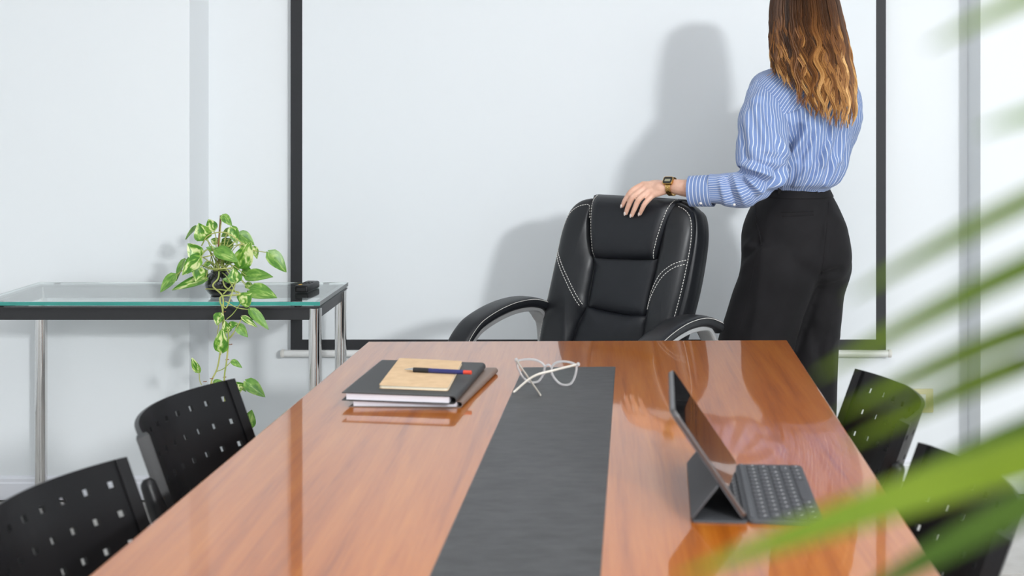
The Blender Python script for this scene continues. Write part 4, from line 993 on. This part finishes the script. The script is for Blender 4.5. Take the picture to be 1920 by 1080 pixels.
# --- trousers
hip, _ = rings_px([(352, 1434, 1553, 3.36, .098), (365, 1426, 1559, 3.36, .104), (385, 1410, 1570, 3.355, .114), (410, 1398, 1581, 3.35, .124), (435, 1391, 1589, 3.35, .130), (460, 1390, 1594, 3.35, .130), (485, 1391, 1596, 3.35, .126), (508, 1393, 1591, 3.352, .112), (528, 1402, 1580, 3.355, .085)], 40, 2.15)
legL, _ = rings_px([(455, 1391, 1515, 3.32, .10), (500, 1389, 1532, 3.315, .104), (522, 1384, 1537, 3.315, .104), (548, 1374, 1529, 3.32, .102), (584, 1363, 1514, 3.325, .10), (635, 1347, 1494, 3.335, .098), (700, 1331, 1474, 3.35, .096), (800, 1309, 1447, 3.37, .096), (900, 1290, 1424, 3.385, .10), (985, 1276, 1408, 3.395, .105), (1012, 1272, 1404, 3.40, .106)], 32, 2.1)
legR, _ = rings_px([(460, 1500, 1590, 3.39, .085), (495, 1496, 1596, 3.39, .10), (520, 1494, 1591, 3.395, .105), (552, 1488, 1581, 3.40, .10), (593, 1482, 1577, 3.40, .098), (652, 1476, 1571, 3.40, .096), (746, 1470, 1567, 3.395, .096), (850, 1464, 1568, 3.39, .10), (950, 1458, 1572, 3.385, .104), (1014, 1456, 1574, 3.385, .106)], 32, 2.1)
buL = ellipsoid(at(1497, 472, 3.275), (.078, .062, .078)); buR = ellipsoid(at(1560, 476, 3.32), (.056, .062, .074))
tr = remesh('trousers', [loft(hip), loft(legL), loft(legR), buL, buR], 0.0075, 9, trous, wm)
segs = [(1541, 520, 1500, 640, 7, -.010), (1552, 380, 1541, 515, 5, -.006), (1541, 518, 1575, 505, 6, -.009), (1545, 528, 1580, 520, 5, .004), (1420, 440, 1392, 470, 7, .005), (1425, 455, 1388, 490, 6, -.006), (1430, 470, 1385, 512, 8, .005),
        (1440, 400, 1410, 640, 9, .004), (1475, 560, 1440, 640, 12, -.005), (1500, 560, 1470, 640, 9, .004), (1520, 600, 1545, 700, 10, -.006), (1555, 560, 1560, 760, 9, .005), (1530, 660, 1560, 610, 7, -.006), (1540, 670, 1570, 630, 6, .004), (1420, 560, 1380, 640, 9, -.004), (1490, 420, 1530, 410, 10, -.002), (1560, 395, 1590, 430, 6, .002)]
set_coords(tr.data, apply_folds(vcoords(tr.data), vnormals(tr.data), segs))
def surf_pt(o, px, py, lift=0.0):
    if o.name not in BV: BV[o.name] = BVHTree.FromPolygons([v.co.copy() for v in o.data.vertices], [tuple(p.vertices) for p in o.data.polygons])
    d = Vector(((px-PX0)/FPX, 1, -(py-PY0)/FPX)).normalized(); h = BV[o.name].ray_cast(Vector((0, 0, HC)), d)
    return None if h[0] is None else np.array(h[0]+h[1]*lift)
BV = {}
def seam(o, pts, r, m, parent, name, n=24, lift=0.0):
    P = [surf_pt(o, *q, lift) for q in catmull(pts, n)]; P = [p for p in P if p is not None]
    return obj(name, tube(P, r, 6), m, parent)
seam(tr, [(1466, 398), (1495, 397.5), (1525, 396.5)], 0.0018, trous, tr, 'pocket_welt'); seam(tr, [(1467, 405), (1495, 404.5), (1525, 402.5)], 0.0018, trous, tr, 'pocket_welt')
seam(tr, [(1416, 376), (1418, 410), (1424, 440), (1428, 461)], 0.0024, trous, tr, 'side_pocket_seam')
seam(tr, [(1419, 465), (1410, 520), (1398, 575), (1383, 632)], 0.0009, trous, tr, 'side_seam'); seam(tr, [(1555, 372), (1551, 420), (1546, 470), (1541, 515)], 0.0009, trous, tr, 'centre_seam')
wb, _ = rings_px([(351.5, 1433, 1553.5, 3.36, .101), (358, 1429.5, 1557, 3.36, .104), (366, 1424, 1561, 3.36, .1075), (367.5, 1424, 1561, 3.36, .1075)], 56, 2.15, 8)
wbi, _ = rings_px([(367.5, 1428, 1557, 3.36, .102), (351.5, 1437, 1549.5, 3.36, .097)], 56, 2.15, 4)
V, F = loft(wb+wbi, False, False); n = 56; k = len(V)-n; F += [(k+j, k+(j+1) % n, (j+1) % n, j) for j in range(n)]
wbo = obj('waistband', (V, F), trous, tr)
for px in (1462, 1530): 
    q = surf_pt(wbo, px, 359, 0.001); obj('belt_loop', box(tuple(q), (0.010, 0.006, 0.026), 0.001), trous, tr)
for c0, dv in ((at(1342, 1020, 3.42), fdir), (at(1516, 1022, 3.40), fdir)):
    c0 = np.array([c0[0], c0[1], 0.0]); rg = []
    for t, wd, h in ((-.075, .022, .045), (-.06, .032, .062), (-.02, .036, .066), (.03, .036, .060), (.08, .042, .042), (.13, .042, .032), (.165, .030, .025), (.182, .012, .016)):
        p = c0+dv*t; th = np.linspace(0, PI, 11); s_ = np.cross(dv, [0, 0, 1]); rg.append([p+s_*wd*math.cos(a)+np.array([0, 0, 0.012+h*math.sin(a)**0.7]) for a in th])
    sh = obj('shoe', loft(rg), shoe_m, wm); rg2 = []
    for t, wd in ((-.078, .022), (-.06, .034), (.0, .034), (.08, .044), (.14, .040), (.185, .012)):
        p = c0+dv*t; s_ = np.cross(dv, [0, 0, 1]); rg2.append([p-s_*wd, p+s_*wd, p+s_*wd+np.array([0, 0, .013]), p-s_*wd+np.array([0, 0, .013])])
    obj('sole', loft(rg2), M['rubber'], sh)

# --- shirt
torso_rows = [(127, 1462, 1535, 3.335, .055), (133, 1440, 1556, 3.34, .070), (142, 1421, 1580, 3.343, .088), (155, 1410, 1597, 3.346, .104), (175, 1405, 1605, 3.35, .118), (205, 1407, 1605, 3.355, .126), (240, 1415, 1600, 3.36, .130), (280, 1424, 1593, 3.36, .134), (310, 1430, 1587, 3.36, .138), (330, 1431, 1577, 3.36, .138), (343, 1431, 1567, 3.36, .130), (351, 1434, 1556, 3.36, .112), (360, 1441, 1549, 3.36, .096)]
NTH, NRW = 180, 110
TR, TRr = rings_px(torso_rows, NTH, 2.25, NRW)
def shirt_part(name, rings, mat_, parent, segs, u_scale, closed=True, cap=False, v_off=0.0, offset=0.0, amp=1.0, gather=None, uv_skew=0.0):
    V, F = loft(rings, cap, cap, closed); o = obj(name, (V, F), mat_, parent); me = o.data
    n = len(rings[0]); Vv = vcoords(me); Nn = vnormals(me)
    ctr = np.mean(Vv, axis=0)
    # outward normals
    for i in range(len(rings)):
        c_ = Vv[i*n:(i+1)*n].mean(0); dot = ((Vv[i*n:(i+1)*n]-c_)*Nn[i*n:(i+1)*n]).sum(1)
        if dot.sum() < 0: Nn[i*n:(i+1)*n] *= -1
    if offset: Vv = Vv+Nn*offset
    if gather is not None: Vv = Vv+Nn*gather[:, None]
    Vv = apply_folds(Vv, Nn, segs, amp); set_coords(me, Vv)
    ul = me.uv_layers.new(name='UVMap'); cl = [0.0]
    for i in range(1, len(rings)): cl.append(cl[-1]+float(np.linalg.norm(np.mean(rings[i], 0)-np.mean(rings[i-1], 0))))
    for p in me.polygons:
        js = [(v % n) for v in p.vertices]; wrap = max(js)-min(js) > n/2
        for li, v in zip(p.loop_indices, p.vertices):
            j = v % n; jj = j+n if (wrap and j < n/2) else j; i = min(v//n, len(rings)-1)
            uu = jj/n*u_scale; vv_ = cl[i]+v_off
            ul.data[li].uv = (uu+uv_skew*vv_, vv_+uv_skew*uu)
    return o
tsegs = [(1500, 238, 1450, 322, 7, -.016), (1515, 240, 1468, 326, 6, .011), (1526, 250, 1500, 300, 5, -.008), (1540, 235, 1512, 292, 6, .006), (1555, 232, 1556, 262, 4, -.011), (1562, 240, 1545, 310, 5, .007), (1553, 262, 1520, 325, 5, -.008), (1575, 250, 1550, 335, 6, -.006), (1590, 215, 1572, 300, 7, .006), (1597, 240, 1585, 300, 5, -.005), (1525, 305, 1490, 345, 5, .006), (1535, 315, 1510, 346, 4, -.005), (1570, 300, 1548, 346, 5, .005), (1480, 315, 1455, 345, 5, -.006), (1470, 325, 1445, 348, 5, .006), (1445, 200, 1490, 235, 7, .004), (1490, 205, 1500, 260, 6, -.004), (1425, 195, 1470, 260, 7, .004)]
gth = np.zeros(len(TR)*NTH)
for i in range(len(TR)):
    yy = TRr[i][0]; k = max(0, min(1, (yy-255)/80))*max(0.12, min(1, (352-yy)/14))
    for j in range(NTH):
        a = 2*PI*j/NTH; gth[i*NTH+j] = k*(0.0035*math.sin(a*19+1.3*math.sin(a*5)+yy*0.012)+0.0025*math.sin(a*33+2*math.sin(a*3)-yy*0.02))
        p = TR[i][j]; gth[i*NTH+j] += 0.006*noise.noise(Vector((p[0]*9, p[1]*9, p[2]*5)))
sh_t = shirt_part('shirt', TR, sm_u, wm, tsegs, 1.05, gather=gth, amp=2.2)
# yoke: its own panel over the shoulders, edge dipping to the left shoulder blade
iy = [i for i in range(NRW) if TRr[i][0] <= 226]
yk = []
full = [np.array(r) for r in TR]
edge_y = lambda x: 203+max(0, 1-abs(x-1466)/58)*13-max(0, (x-1466))*0.10
m_ = 26
for s in np.linspace(0, 1, m_):
    ring = []
    for j in range(NTH):
        px_end = project(full[max(iy)][j])[0]; ye = edge_y(px_end) if full[max(iy)][j][1] < 3.36 else 190
        yt = 127+(ye-127)*s; f_ = np.interp(yt, [r[0] for r in TRr], range(NRW)); i0 = int(min(f_, NRW-2)); t = f_-i0
        ring.append(full[i0][j]*(1-t)+full[i0+1][j]*t)
    yk.append(np.array(ring))
gy = np.array([0.006*noise.noise(Vector((p[0]*9, p[1]*9, p[2]*5))) for r in yk for p in r])
shirt_part('yoke', yk, sm_v, sh_t, tsegs, 1.05, offset=0.0026, gather=gy, uv_skew=0.75)
# sleeves
def sleeve(name, pts, radii, nseg, segs, wr=1.0, flat=0.92):
    P = catmull([at(*q) for q in pts], nseg); R = catmull(np.array(radii)[:, None], nseg)[:, 0]; T, N, B = frames(P)
    th = np.linspace(0, 2*PI, 96, endpoint=False); rings = [P[i]+np.outer(np.cos(th)*R[i], N[i])+np.outer(np.sin(th)*R[i]*flat, B[i]) for i in range(nseg)]
    gg = np.array([wr*(0.010*noise.noise(Vector((p[0]*13, p[1]*13, p[2]*13)))+0.005*noise.noise(Vector((p[0]*30, p[1]*30, p[2]*30)))) for r in rings for p in r])
    return shirt_part(name, rings, sm_u, sh_t, segs, 0.46, gather=gg, amp=1.9), P, R
ssegs = [(1386, 318, 1440, 345, 5, -.009), (1392, 308, 1452, 332, 5, .008), (1400, 296, 1462, 322, 5, -.007), (1398, 332, 1432, 362, 5, .008), (1388, 326, 1416, 372, 4, -.008), (1376, 330, 1396, 380, 5, .007), (1362, 334, 1378, 384, 4, -.006), (1350, 336, 1360, 380, 5, .005), (1440, 350, 1470, 312, 5, -.008), (1450, 356, 1476, 325, 5, .007), (1418, 378, 1455, 352, 5, -.007),
         (1412, 190, 1448, 300, 7, .006), (1428, 190, 1466, 290, 6, -.006), (1400, 210, 1410, 300, 8, .005), (1392, 240, 1398, 310, 5, -.004), (1445, 240, 1478, 290, 6, .006), (1425, 290, 1474, 300, 5, -.005), (1410, 280, 1460, 290, 6, .004)]
slv, SP, SR = sleeve('sleeve', [(1462, 160, 3.34), (1438, 178, 3.318), (1430, 212, 3.275), (1431, 255, 3.235), (1430, 300, 3.20), (1421, 334, 3.188), (1400, 351, 3.184), (1368, 356, 3.194), (1334, 357.5, 3.21)], [.040, .055, .067, .0735, .0745, .066, .055, .0485, .0445], 90, ssegs)
sleeve('sleeve', [(1560, 150, 3.40), (1575, 178, 3.43), (1574, 220, 3.45), (1566, 270, 3.49), (1556, 305, 3.53), (1545, 320, 3.58), (1530, 322, 3.63)], [.048, .060, .064, .062, .056, .050, .044], 60, [])
def shirt_tube(name, A_, B_, ra, rb_, mat_, parent, fl=1.0, thick=0.002, n=56, flare=0.0):
    A_ = np.array(A_); B_ = np.array(B_); P = [A_+(B_-A_)*t for t in np.linspace(0, 1, 9)]; T, N, Bb = frames(P); th = np.linspace(0, 2*PI, n, endpoint=False)
    R = np.linspace(ra, rb_, 9); rings = [P[i]+np.outer(np.cos(th)*R[i], N[i])+np.outer(np.sin(th)*R[i]*fl, Bb[i]) for i in range(9)]
    inner = [P[i]+np.outer(np.cos(th)*(R[i]-thick), N[i])+np.outer(np.sin(th)*(R[i]-thick)*fl, Bb[i]) for i in range(8, -1, -1)]
    return shirt_part(name, rings+inner, mat_, parent, [], 2*PI*ra)
cuffA = at(1337, 357.5, 3.208); cuffB = at(1294, 358.5, 3.235)
cf = shirt_tube('cuff', cuffA, cuffB, .0452, .0440, sm_v, sh_t, 0.86)
for (px, py), o_ in (((1314, 380.5), cf), ((1377, 383), slv)):
    q = surf_pt(o_, px, py, 0.0005)
    if q is None: q = surf_pt(o_, px, py-4, 0.0005)
    if q is not None: obj('button', lathe([(0, 0), (.0040, 0), (.0046, .0008), (.0046, .0016), (.0036, .0020), (0, .0016)], (0, 0, 0), 14) if False else ellipsoid(tuple(q), (.0042, .0022, .0042)), button_m, sh_t)
shirt_tube('collar', at(1500, 134, 3.335), at(1502, 112, 3.325), .060, .056, sm_v, sh_t, 1.0, 0.003)

# --- body: one continuous surface (head, neck, trunk, arms, hands, legs)
def limb(pts, radii, n=14, k=6): 
    C = catmull(pts, len(pts)*k); R = catmull(np.array(radii)[:, None], len(pts)*k)[:, 0]; return tube(C, R, n, round_ends=True)
HCn = at(1507, 22, 3.345)
def hd(f, l, z): return HCn+hf*f+hl_*l+np.array([0, 0, z])
Rh = Matrix(((hl_[0], hf[0], 0), (hl_[1], hf[1], 0), (0, 0, 1)))
parts = [ellipsoid(hd(-.01, 0, .02), (.072, .092, .090), Rh, 24, 16), ellipsoid(hd(.022, 0, -.035), (.058, .064, .080), Rh, 20, 14), ellipsoid(hd(.060, 0, -.092), (.030, .026, .024), Rh), ellipsoid(hd(.060, .034, -.028), (.022, .022, .022), Rh), ellipsoid(hd(.060, -.034, -.028), (.022, .022, .022), Rh),
         limb([hd(.082, 0, .012), hd(.094, 0, -.012), hd(.104, 0, -.034)], [.008, .010, .011]), ellipsoid(hd(.086, .010, -.036), (.009, .010, .008), Rh), ellipsoid(hd(.086, -.010, -.036), (.009, .010, .008), Rh),
         ellipsoid(hd(.082, 0, -.060), (.021, .012, .0065), Rh), ellipsoid(hd(.080, 0, -.069), (.019, .012, .0065), Rh), ellipsoid(hd(.074, 0, .030), (.050, .016, .012), Rh),
         ellipsoid(hd(-.004, .073, -.018), (.010, .018, .030), Rh), ellipsoid(hd(-.004, -.073, -.018), (.010, .018, .030), Rh)]
parts += [limb([hd(-.012, 0, -.05), hd(-.020, 0, -.12), at(1500, 140, 3.34), at(1500, 165, 3.35)], [.052, .050, .056, .07])]
parts += [limb([at(1502, 165, 3.352), at(1508, 215, 3.355), at(1508, 280, 3.36), at(1498, 345, 3.36), at(1494, 420, 3.36), at(1494, 480, 3.355)], [.085, .10, .095, .085, .105, .10], 20)]
parts += [limb([at(1475, 176, 3.345), at(1448, 188, 3.325)], [.040, .034]), limb([at(1540, 168, 3.38), at(1572, 178, 3.43)], [.055, .05])]
def hp(px, py, h): return on_plane(px, py, B0+bn*h, bn)
wr_ = at(1262, 349.5, 3.268)
parts += [limb([at(1448, 188, 3.325), at(1433, 255, 3.24), at(1424, 334, 3.19)], [.034, .038, .036]), limb([at(1424, 334, 3.19), at(1370, 355, 3.198), at(1300, 354, 3.233), wr_], [.036, .034, .0270, .0212])]
parts += [limb([at(1572, 178, 3.43), at(1574, 220, 3.45), at(1558, 300, 3.52)], [.042, .040, .034]), limb([at(1558, 300, 3.52), at(1535, 322, 3.61), at(1522, 325, 3.66)], [.037, .033, .024])]
rw_p = at(1522, 325, 3.66); rdir_ = unit(at(1490, 328, 3.69)-rw_p)
parts += [limb([rw_p, rw_p+rdir_*.05, rw_p+rdir_*.085], [.022, .024, .021])]
for k_, dz in enumerate((.028, .010, -.008, -.026)):
    b_ = rw_p+rdir_*.085+np.array([0, 0, dz*0.8]); parts += [limb([b_, b_+rdir_*.035+np.array([0, .008, 0]), b_+rdir_*.055+np.array([0, .026, 0]), b_+rdir_*.05+np.array([0, .044, 0])], [.0088, .0082, .0075, .0065])]
parts += [limb([rw_p+rdir_*.02, rw_p+rdir_*.045+np.array([0, .02, .028]), rw_p+rdir_*.075+np.array([0, .04, .034])], [.012, .0105, .008])]
parts += [limb([at(1445, 470, 3.325), at(1425, 640, 3.335), at(1388, 760, 3.35), at(1346, 985, 3.40), at(1344, 1005, 3.40)], [.075, .06, .05, .036, .036]), limb([at(1540, 470, 3.395), at(1526, 640, 3.40), at(1520, 760, 3.40), at(1516, 985, 3.385), at(1516, 1005, 3.385)], [.065, .06, .05, .036, .036])]
# left hand resting over the head rest
fingers = [  # knuckle, middle joint, last joint, tip: pixels and height over the back plane
 [(1206, 346, .046), (1186, 357, .066), (1173, 374, .0655), (1167, 386, .060)],
 [(1211, 351, .050), (1188, 368, .070), (1178, 387, .066), (1173.5, 400, .060)],
 [(1218, 357, .052), (1199, 373, .071), (1190, 391, .067), (1184.5, 404, .060)],
 [(1225, 365, .052), (1210, 381, .066), (1203.5, 393, .064), (1200, 401, .059)]]
fr_ = [(.0092, .0086, .0076, .0062), (.0095, .0088, .0078, .0064), (.0093, .0086, .0076, .0062), (.0085, .0077, .0068, .0056)]
for fg, rr in zip(fingers, fr_):
    K = [hp(*q) for q in fg]
    parts += [limb([wr_*0.25+K[0]*0.75, K[0]], [.0100, rr[0]*1.08], 12, 4), limb(K, rr, 12, 7)]
    parts += [limb([wr_+(K[0]-wr_)*0.12, wr_+(K[0]-wr_)*0.55, K[0]], [.0140, .0128, .0102], 12, 5)]
K0, K3 = hp(*fingers[0][0]), hp(*fingers[3][0])
parts += [limb([wr_, (K0+K3)/2*0.5+wr_*0.5, (K0+K3)/2*0.85+wr_*0.15], [.0195, .0200, .0125], 14, 5)]
th0 = wr_+(K0-wr_)*0.25+np.array([0, .008, 0])
parts += [limb([th0, hp(1228, 345, -.012), hp(1206, 349, -.004), hp(1192, 352.5, .004)], [.0140, .0125, .0100, .0080], 12, 5)]
body = remesh('body', parts, 0.0024, 3, skin, wm, 0.45)
# nails
for fg, rr in zip(fingers, fr_):
    K = [hp(*q) for q in fg]; d_ = unit(K[3]-K[2]); c_ = K[3]+bn*rr[3]*0.72+d_*0.0022-Lx*0.0010
    zz = unit(bn+d_*0.35-Lx*0.25); yy = unit(d_-np.dot(d_, zz)*zz); xx = np.cross(yy, zz); Rn = Matrix((xx, yy, zz)).transposed()
    obj('fingernail', ellipsoid(tuple(c_), (.0044, .0068, .0018), Rn, 14, 8), nail_m, body)
eye_w = add_bump(mat('eye_white', (0.8, 0.78, 0.75), 0.15), 50, 0.01, 0.0001); iris = add_bump(mat('brown_iris', (0.08, 0.04, 0.02), 0.1), 50, 0.01, 0.0001); lip = add_bump(mat('rose_lip', (0.55, 0.22, 0.2), 0.4), 200, 0.05, 0.0003)
for s in (-1, 1):
    e_ = obj('eye', ellipsoid(hd(.0735, s*.031, .006), (.0125, .0125, .009), Rh), eye_w, body); obj('iris', ellipsoid(hd(.0835, s*.031, .006), (.0052, .003, .0052), Rh), iris, e_)
    obj('eyebrow', tube([hd(.089, s*.016, .024), hd(.088, s*.031, .029), hd(.078, s*.046, .025)], [.002, .0025, .0012], 6), M['stake'], body)
obj('lips', merge(ellipsoid(hd(.089, 0, -.0605), (.020, .008, .0040), Rh), ellipsoid(hd(.087, 0, -.0685), (.018, .008, .0045), Rh)), lip, body)

# --- wristwatch
wa = unit(wr_-hp(1215, 353, .03)); wc = wr_+unit(hp(1222, 354, .035)-wr_)*0.004; wax = unit(at(1300, 354, 3.233)-hp(1225, 353, .035))
vz = unit(np.array([0, 0, 1.0])-np.dot([0, 0, 1.0], wax)*wax); vy = np.cross(wax, vz); vy = vy if vy[1] < 0 else -vy      # vy towards the camera
def wring(a, r1, r2, off=0): return wc+wax*off+vz*(math.sin(a)*r1)+vy*(math.cos(a)*r2)
RW1, RW2 = .0248, .0248
links = []
nl = 26
for i in range(nl):
    a0 = 2*PI*i/nl; a1 = 2*PI*(i+0.86)/nl
    for c_, wdt in ((-0.0052, .0046), (0, .0050), (0.0052, .0046)):
        sft = 0.5*(2*PI/nl) if c_ == 0 else 0
        q = [wring(a0+sft, RW1, RW2, c_-wdt/2), wring(a1+sft, RW1, RW2, c_-wdt/2), wring(a1+sft, RW1, RW2, c_+wdt/2), wring(a0+sft, RW1, RW2, c_+wdt/2), wring(a0+sft, RW1+.0024, RW2+.0024, c_-wdt/2), wring(a1+sft, RW1+.0024, RW2+.0024, c_-wdt/2), wring(a1+sft, RW1+.0024, RW2+.0024, c_+wdt/2), wring(a0+sft, RW1+.0024, RW2+.0024, c_+wdt/2)]
        links.append((q, [(0, 3, 2, 1), (4, 5, 6, 7), (0, 1, 5, 4), (1, 2, 6, 5), (2, 3, 7, 6), (3, 0, 4, 7)]))
wt = obj('wristwatch', merge(*links), gold, wm); wt['label'] = 'gold steel link watch bracelet'
ca = math.radians(38); cdir = unit(vz*math.sin(ca)+vy*math.cos(ca)); ctan = unit(-vz*math.cos(ca)+vy*math.sin(ca)); cc_ = wc+cdir*(RW1+.0015)
MW = Matrix(((wax[0], ctan[0], cdir[0], cc_[0]), (wax[1], ctan[1], cdir[1], cc_[1]), (wax[2], ctan[2], cdir[2], cc_[2]), (0, 0, 0, 1)))
obj('watch_case', xform(prism(round_poly([(-.0155, -.0125), (.0155, -.0125), (.0155, .0125), (-.0155, .0125)], .006, 4), -.002, .0062, .001, 2), MW), gold, wt)
obj('watch_face', xform(prism(round_poly([(-.0135, -.0105), (.0135, -.0105), (.0135, .0105), (-.0135, .0105)], .005, 4), .006, .0068, .0003, 1), MW), M['tab_screen'], wt)
dsp = obj('watch_display', xform(box((0, .0005, .0069), (.0175, .0080, .0004), 0), MW), lcd, wt, smooth=False)
obj('crown', xform(cyl((.0150, .004, .002), (.0175, .004, .002), .0016, 10), MW), gold, wt)

# --- hair
hrows = np.array([(-56, 1494, 1522, 3.33, .020), (-50, 1474, 1540, 3.328, .060), (-38, 1458, 1553, 3.325, .088), (-20, 1449, 1562, 3.320, .104), (5, 1444.5, 1570, 3.315, .110), (35, 1443, 1577, 3.310, .108), (65, 1444, 1584, 3.30, .098), (95, 1446, 1591, 3.285, .088), (125, 1449, 1597, 3.268, .074), (155, 1453, 1602, 3.252, .062), (185, 1458, 1605, 3.240, .052), (212, 1464, 1604, 3.232, .044), (236, 1470, 1600, 3.228, .038)], float)
HR = catmull(hrows, 80); HY = HR[:, 0]
def hshell(y_, phi, k=1.0):
    r = [np.interp(y_, HY, HR[:, c]) for c in range(1, 5)]; d = r[2]; cx_ = ((r[0]+r[1])/2-PX0)/FPX*d; rx = (r[1]-r[0])/2/FPX*d
    s = math.sin(phi); ry = r[3]*(k if s > 0 else k*0.55)
    return np.array([cx_-rx*k*math.cos(phi), d-ry*s, HC-(y_-PY0)/FPX*d])
hair_m = mat('brown_to_blond_hair', (0.2, 0.09, 0.03), 0.52, spec=0.3); N, L, b = NT(hair_m)
atn = N.new('ShaderNodeAttribute'); atn.attribute_name = 'tone'; cr = N.new('ShaderNodeValToRGB'); e = cr.color_ramp.elements
e[0].position = 0.0; e[0].color = (0.030, 0.013, 0.006, 1); e[1].position = 1.0; e[1].color = (0.68, 0.42, 0.17, 1)
for p_, c_ in ((0.30, (0.085, 0.033, 0.011, 1)), (0.55, (0.21, 0.085, 0.024, 1)), (0.78, (0.43, 0.215, 0.067, 1))): q = e.new(p_); q.color = c_
L.new(atn.outputs['Fac'], cr.inputs[0]); L.new(cr.outputs[0], b.inputs['Base Color'])
V = []; F = []; tone = []
def add_strand(P, R, flat, base_tone, rnd, ns=6):
    global V, F, tone
    v, f = tube(P, R, ns, rb=np.array(R)*flat); k = len(V); V += v; F += [tuple(i+k for i in q) for q in f]
    for i in range(len(P)):
        py = PY0+FPX*(HC-P[i][2])/P[i][1]; g_ = np.interp(py, [-60, 10, 60, 110, 160, 240], [.10, .20, .36, .52, .66, .74])
        t = g_+rnd*(0.35+0.65*min(1, max(0, (py+20)/120))); tone += [min(1, max(0, t))]*ns
# under-shell so that no skin shows through
sh_r = []
for y_ in np.linspace(-55, 128, 44): sh_r.append([hshell(y_, a, 0.88) for a in np.linspace(0, 2*PI, 40, endpoint=False)])
# open the face side: pull the front of the shell onto the skull
sr = []
for r in sh_r:
    q = []
    for p in r:
        dfc = np.dot(p-HCn, hf); yv = project(p)[1]
        if dfc > 0.035 and yv > -28: p = p-hf*(dfc-0.035)
        q.append(p)
    sr.append(q)
v, f = loft(sr); k = len(V); V += v; F += [tuple(i+k for i in q) for q in f]
tone += [float(np.interp(project(p)[1], [-60, 10, 60, 110, 160, 240], [.06, .12, .24, .36, .46, .52])) for p in v]
rs = random.Random(11)
def end_y(phi):   # where the tips hang, from the left side to the right side
    return np.interp(phi, [-0.6, 0.0, 0.5, 0.9, 1.3, 1.7, 2.2, 2.7, PI, PI+.4], [118, 138, 152, 180, 214, 230, 236, 232, 220, 185])
clumps = []
NCL = 92
for c_ in range(NCL):
    clumps.append(dict(phi=-0.38+(PI+0.86)*(c_+rs.uniform(0.1, 0.9))/NCL, amp=rs.uniform(.6, 1.2), fq=rs.uniform(.085, .125), ph=rs.uniform(0, 2*PI), tone=rs.gauss(-0.02, 0.18), lift=rs.uniform(0.955, 1.04), ye=rs.uniform(-16, 4), wd=rs.uniform(.030, .055)))
rs.shuffle(clumps)
for c_ in clumps:
    for i in range(17):
        thin = i > 11; o1 = rs.gauss(0, 1)*c_['wd']*(1.3 if thin else 0.8); o2 = rs.uniform(-.018, .016)
        phi0 = c_['phi']+o1; y0 = -54+abs(rs.gauss(0, 1))*(9 if i % 4 else 40); ye = end_y(c_['phi'])+c_['ye']+rs.uniform(-26, 5)-(14 if thin and i % 2 else 0)
        n_ = 36; P = []; jit = rs.uniform(-.35, .35)
        for t in np.linspace(0, 1, n_):
            y_ = y0+(ye-y0)*t; wv = c_['amp']*max(0, min(1, (y_-5)/85)); cl_ = 1-0.55*max(0, min(1, (y_-60)/150))
            phi = c_['phi']+o1*cl_+wv*0.072*math.sin(y_*c_['fq']+c_['ph']+jit)
            p = hshell(min(y_, 235), phi, c_['lift']+o2+wv*0.020*math.sin(y_*c_['fq']+c_['ph']+1.5+jit)); p[2] = HC-(y_-PY0)/FPX*p[1]
            if np.dot(p-HCn, hf) > 0.05 and y_ > -20: p = p-hf*(np.dot(p-HCn, hf)-0.05)
            P.append(p)
        r0 = rs.uniform(.0008, .0014) if thin else rs.uniform(.0018, .0034)
        R = [r0*(0.5+0.5*min(1, t*5))*(1-0.82*max(0, (t-.6)/.4)**1.3) for t in np.linspace(0, 1, n_)]
        add_strand(np.array(P), R, 0.7, 0, c_['tone']+rs.gauss(0, 0.07)+(0.05 if thin else 0), 4 if thin else 5)
for pts in ([(1452, 40), (1447, 80), (1443, 100), (1452, 118), (1449, 135), (1438, 142)], [(1454, 60), (1450, 95), (1458, 118), (1455, 134), (1446, 146)], [(1594, 130), (1597, 150), (1606, 165), (1608, 178)]):
    P = np.array([at(x, y_, 3.25) for x, y_ in catmull(pts, 24)]); add_strand(P, np.linspace(.0016, .0005, 24), 1.0, 0, 0.1, 4)
hair = obj('hair', (V, F), hair_m, wm)
ta = hair.data.attributes.new('tone', 'FLOAT', 'POINT'); ta.data.foreach_set('value', np.array(tone, np.float32))
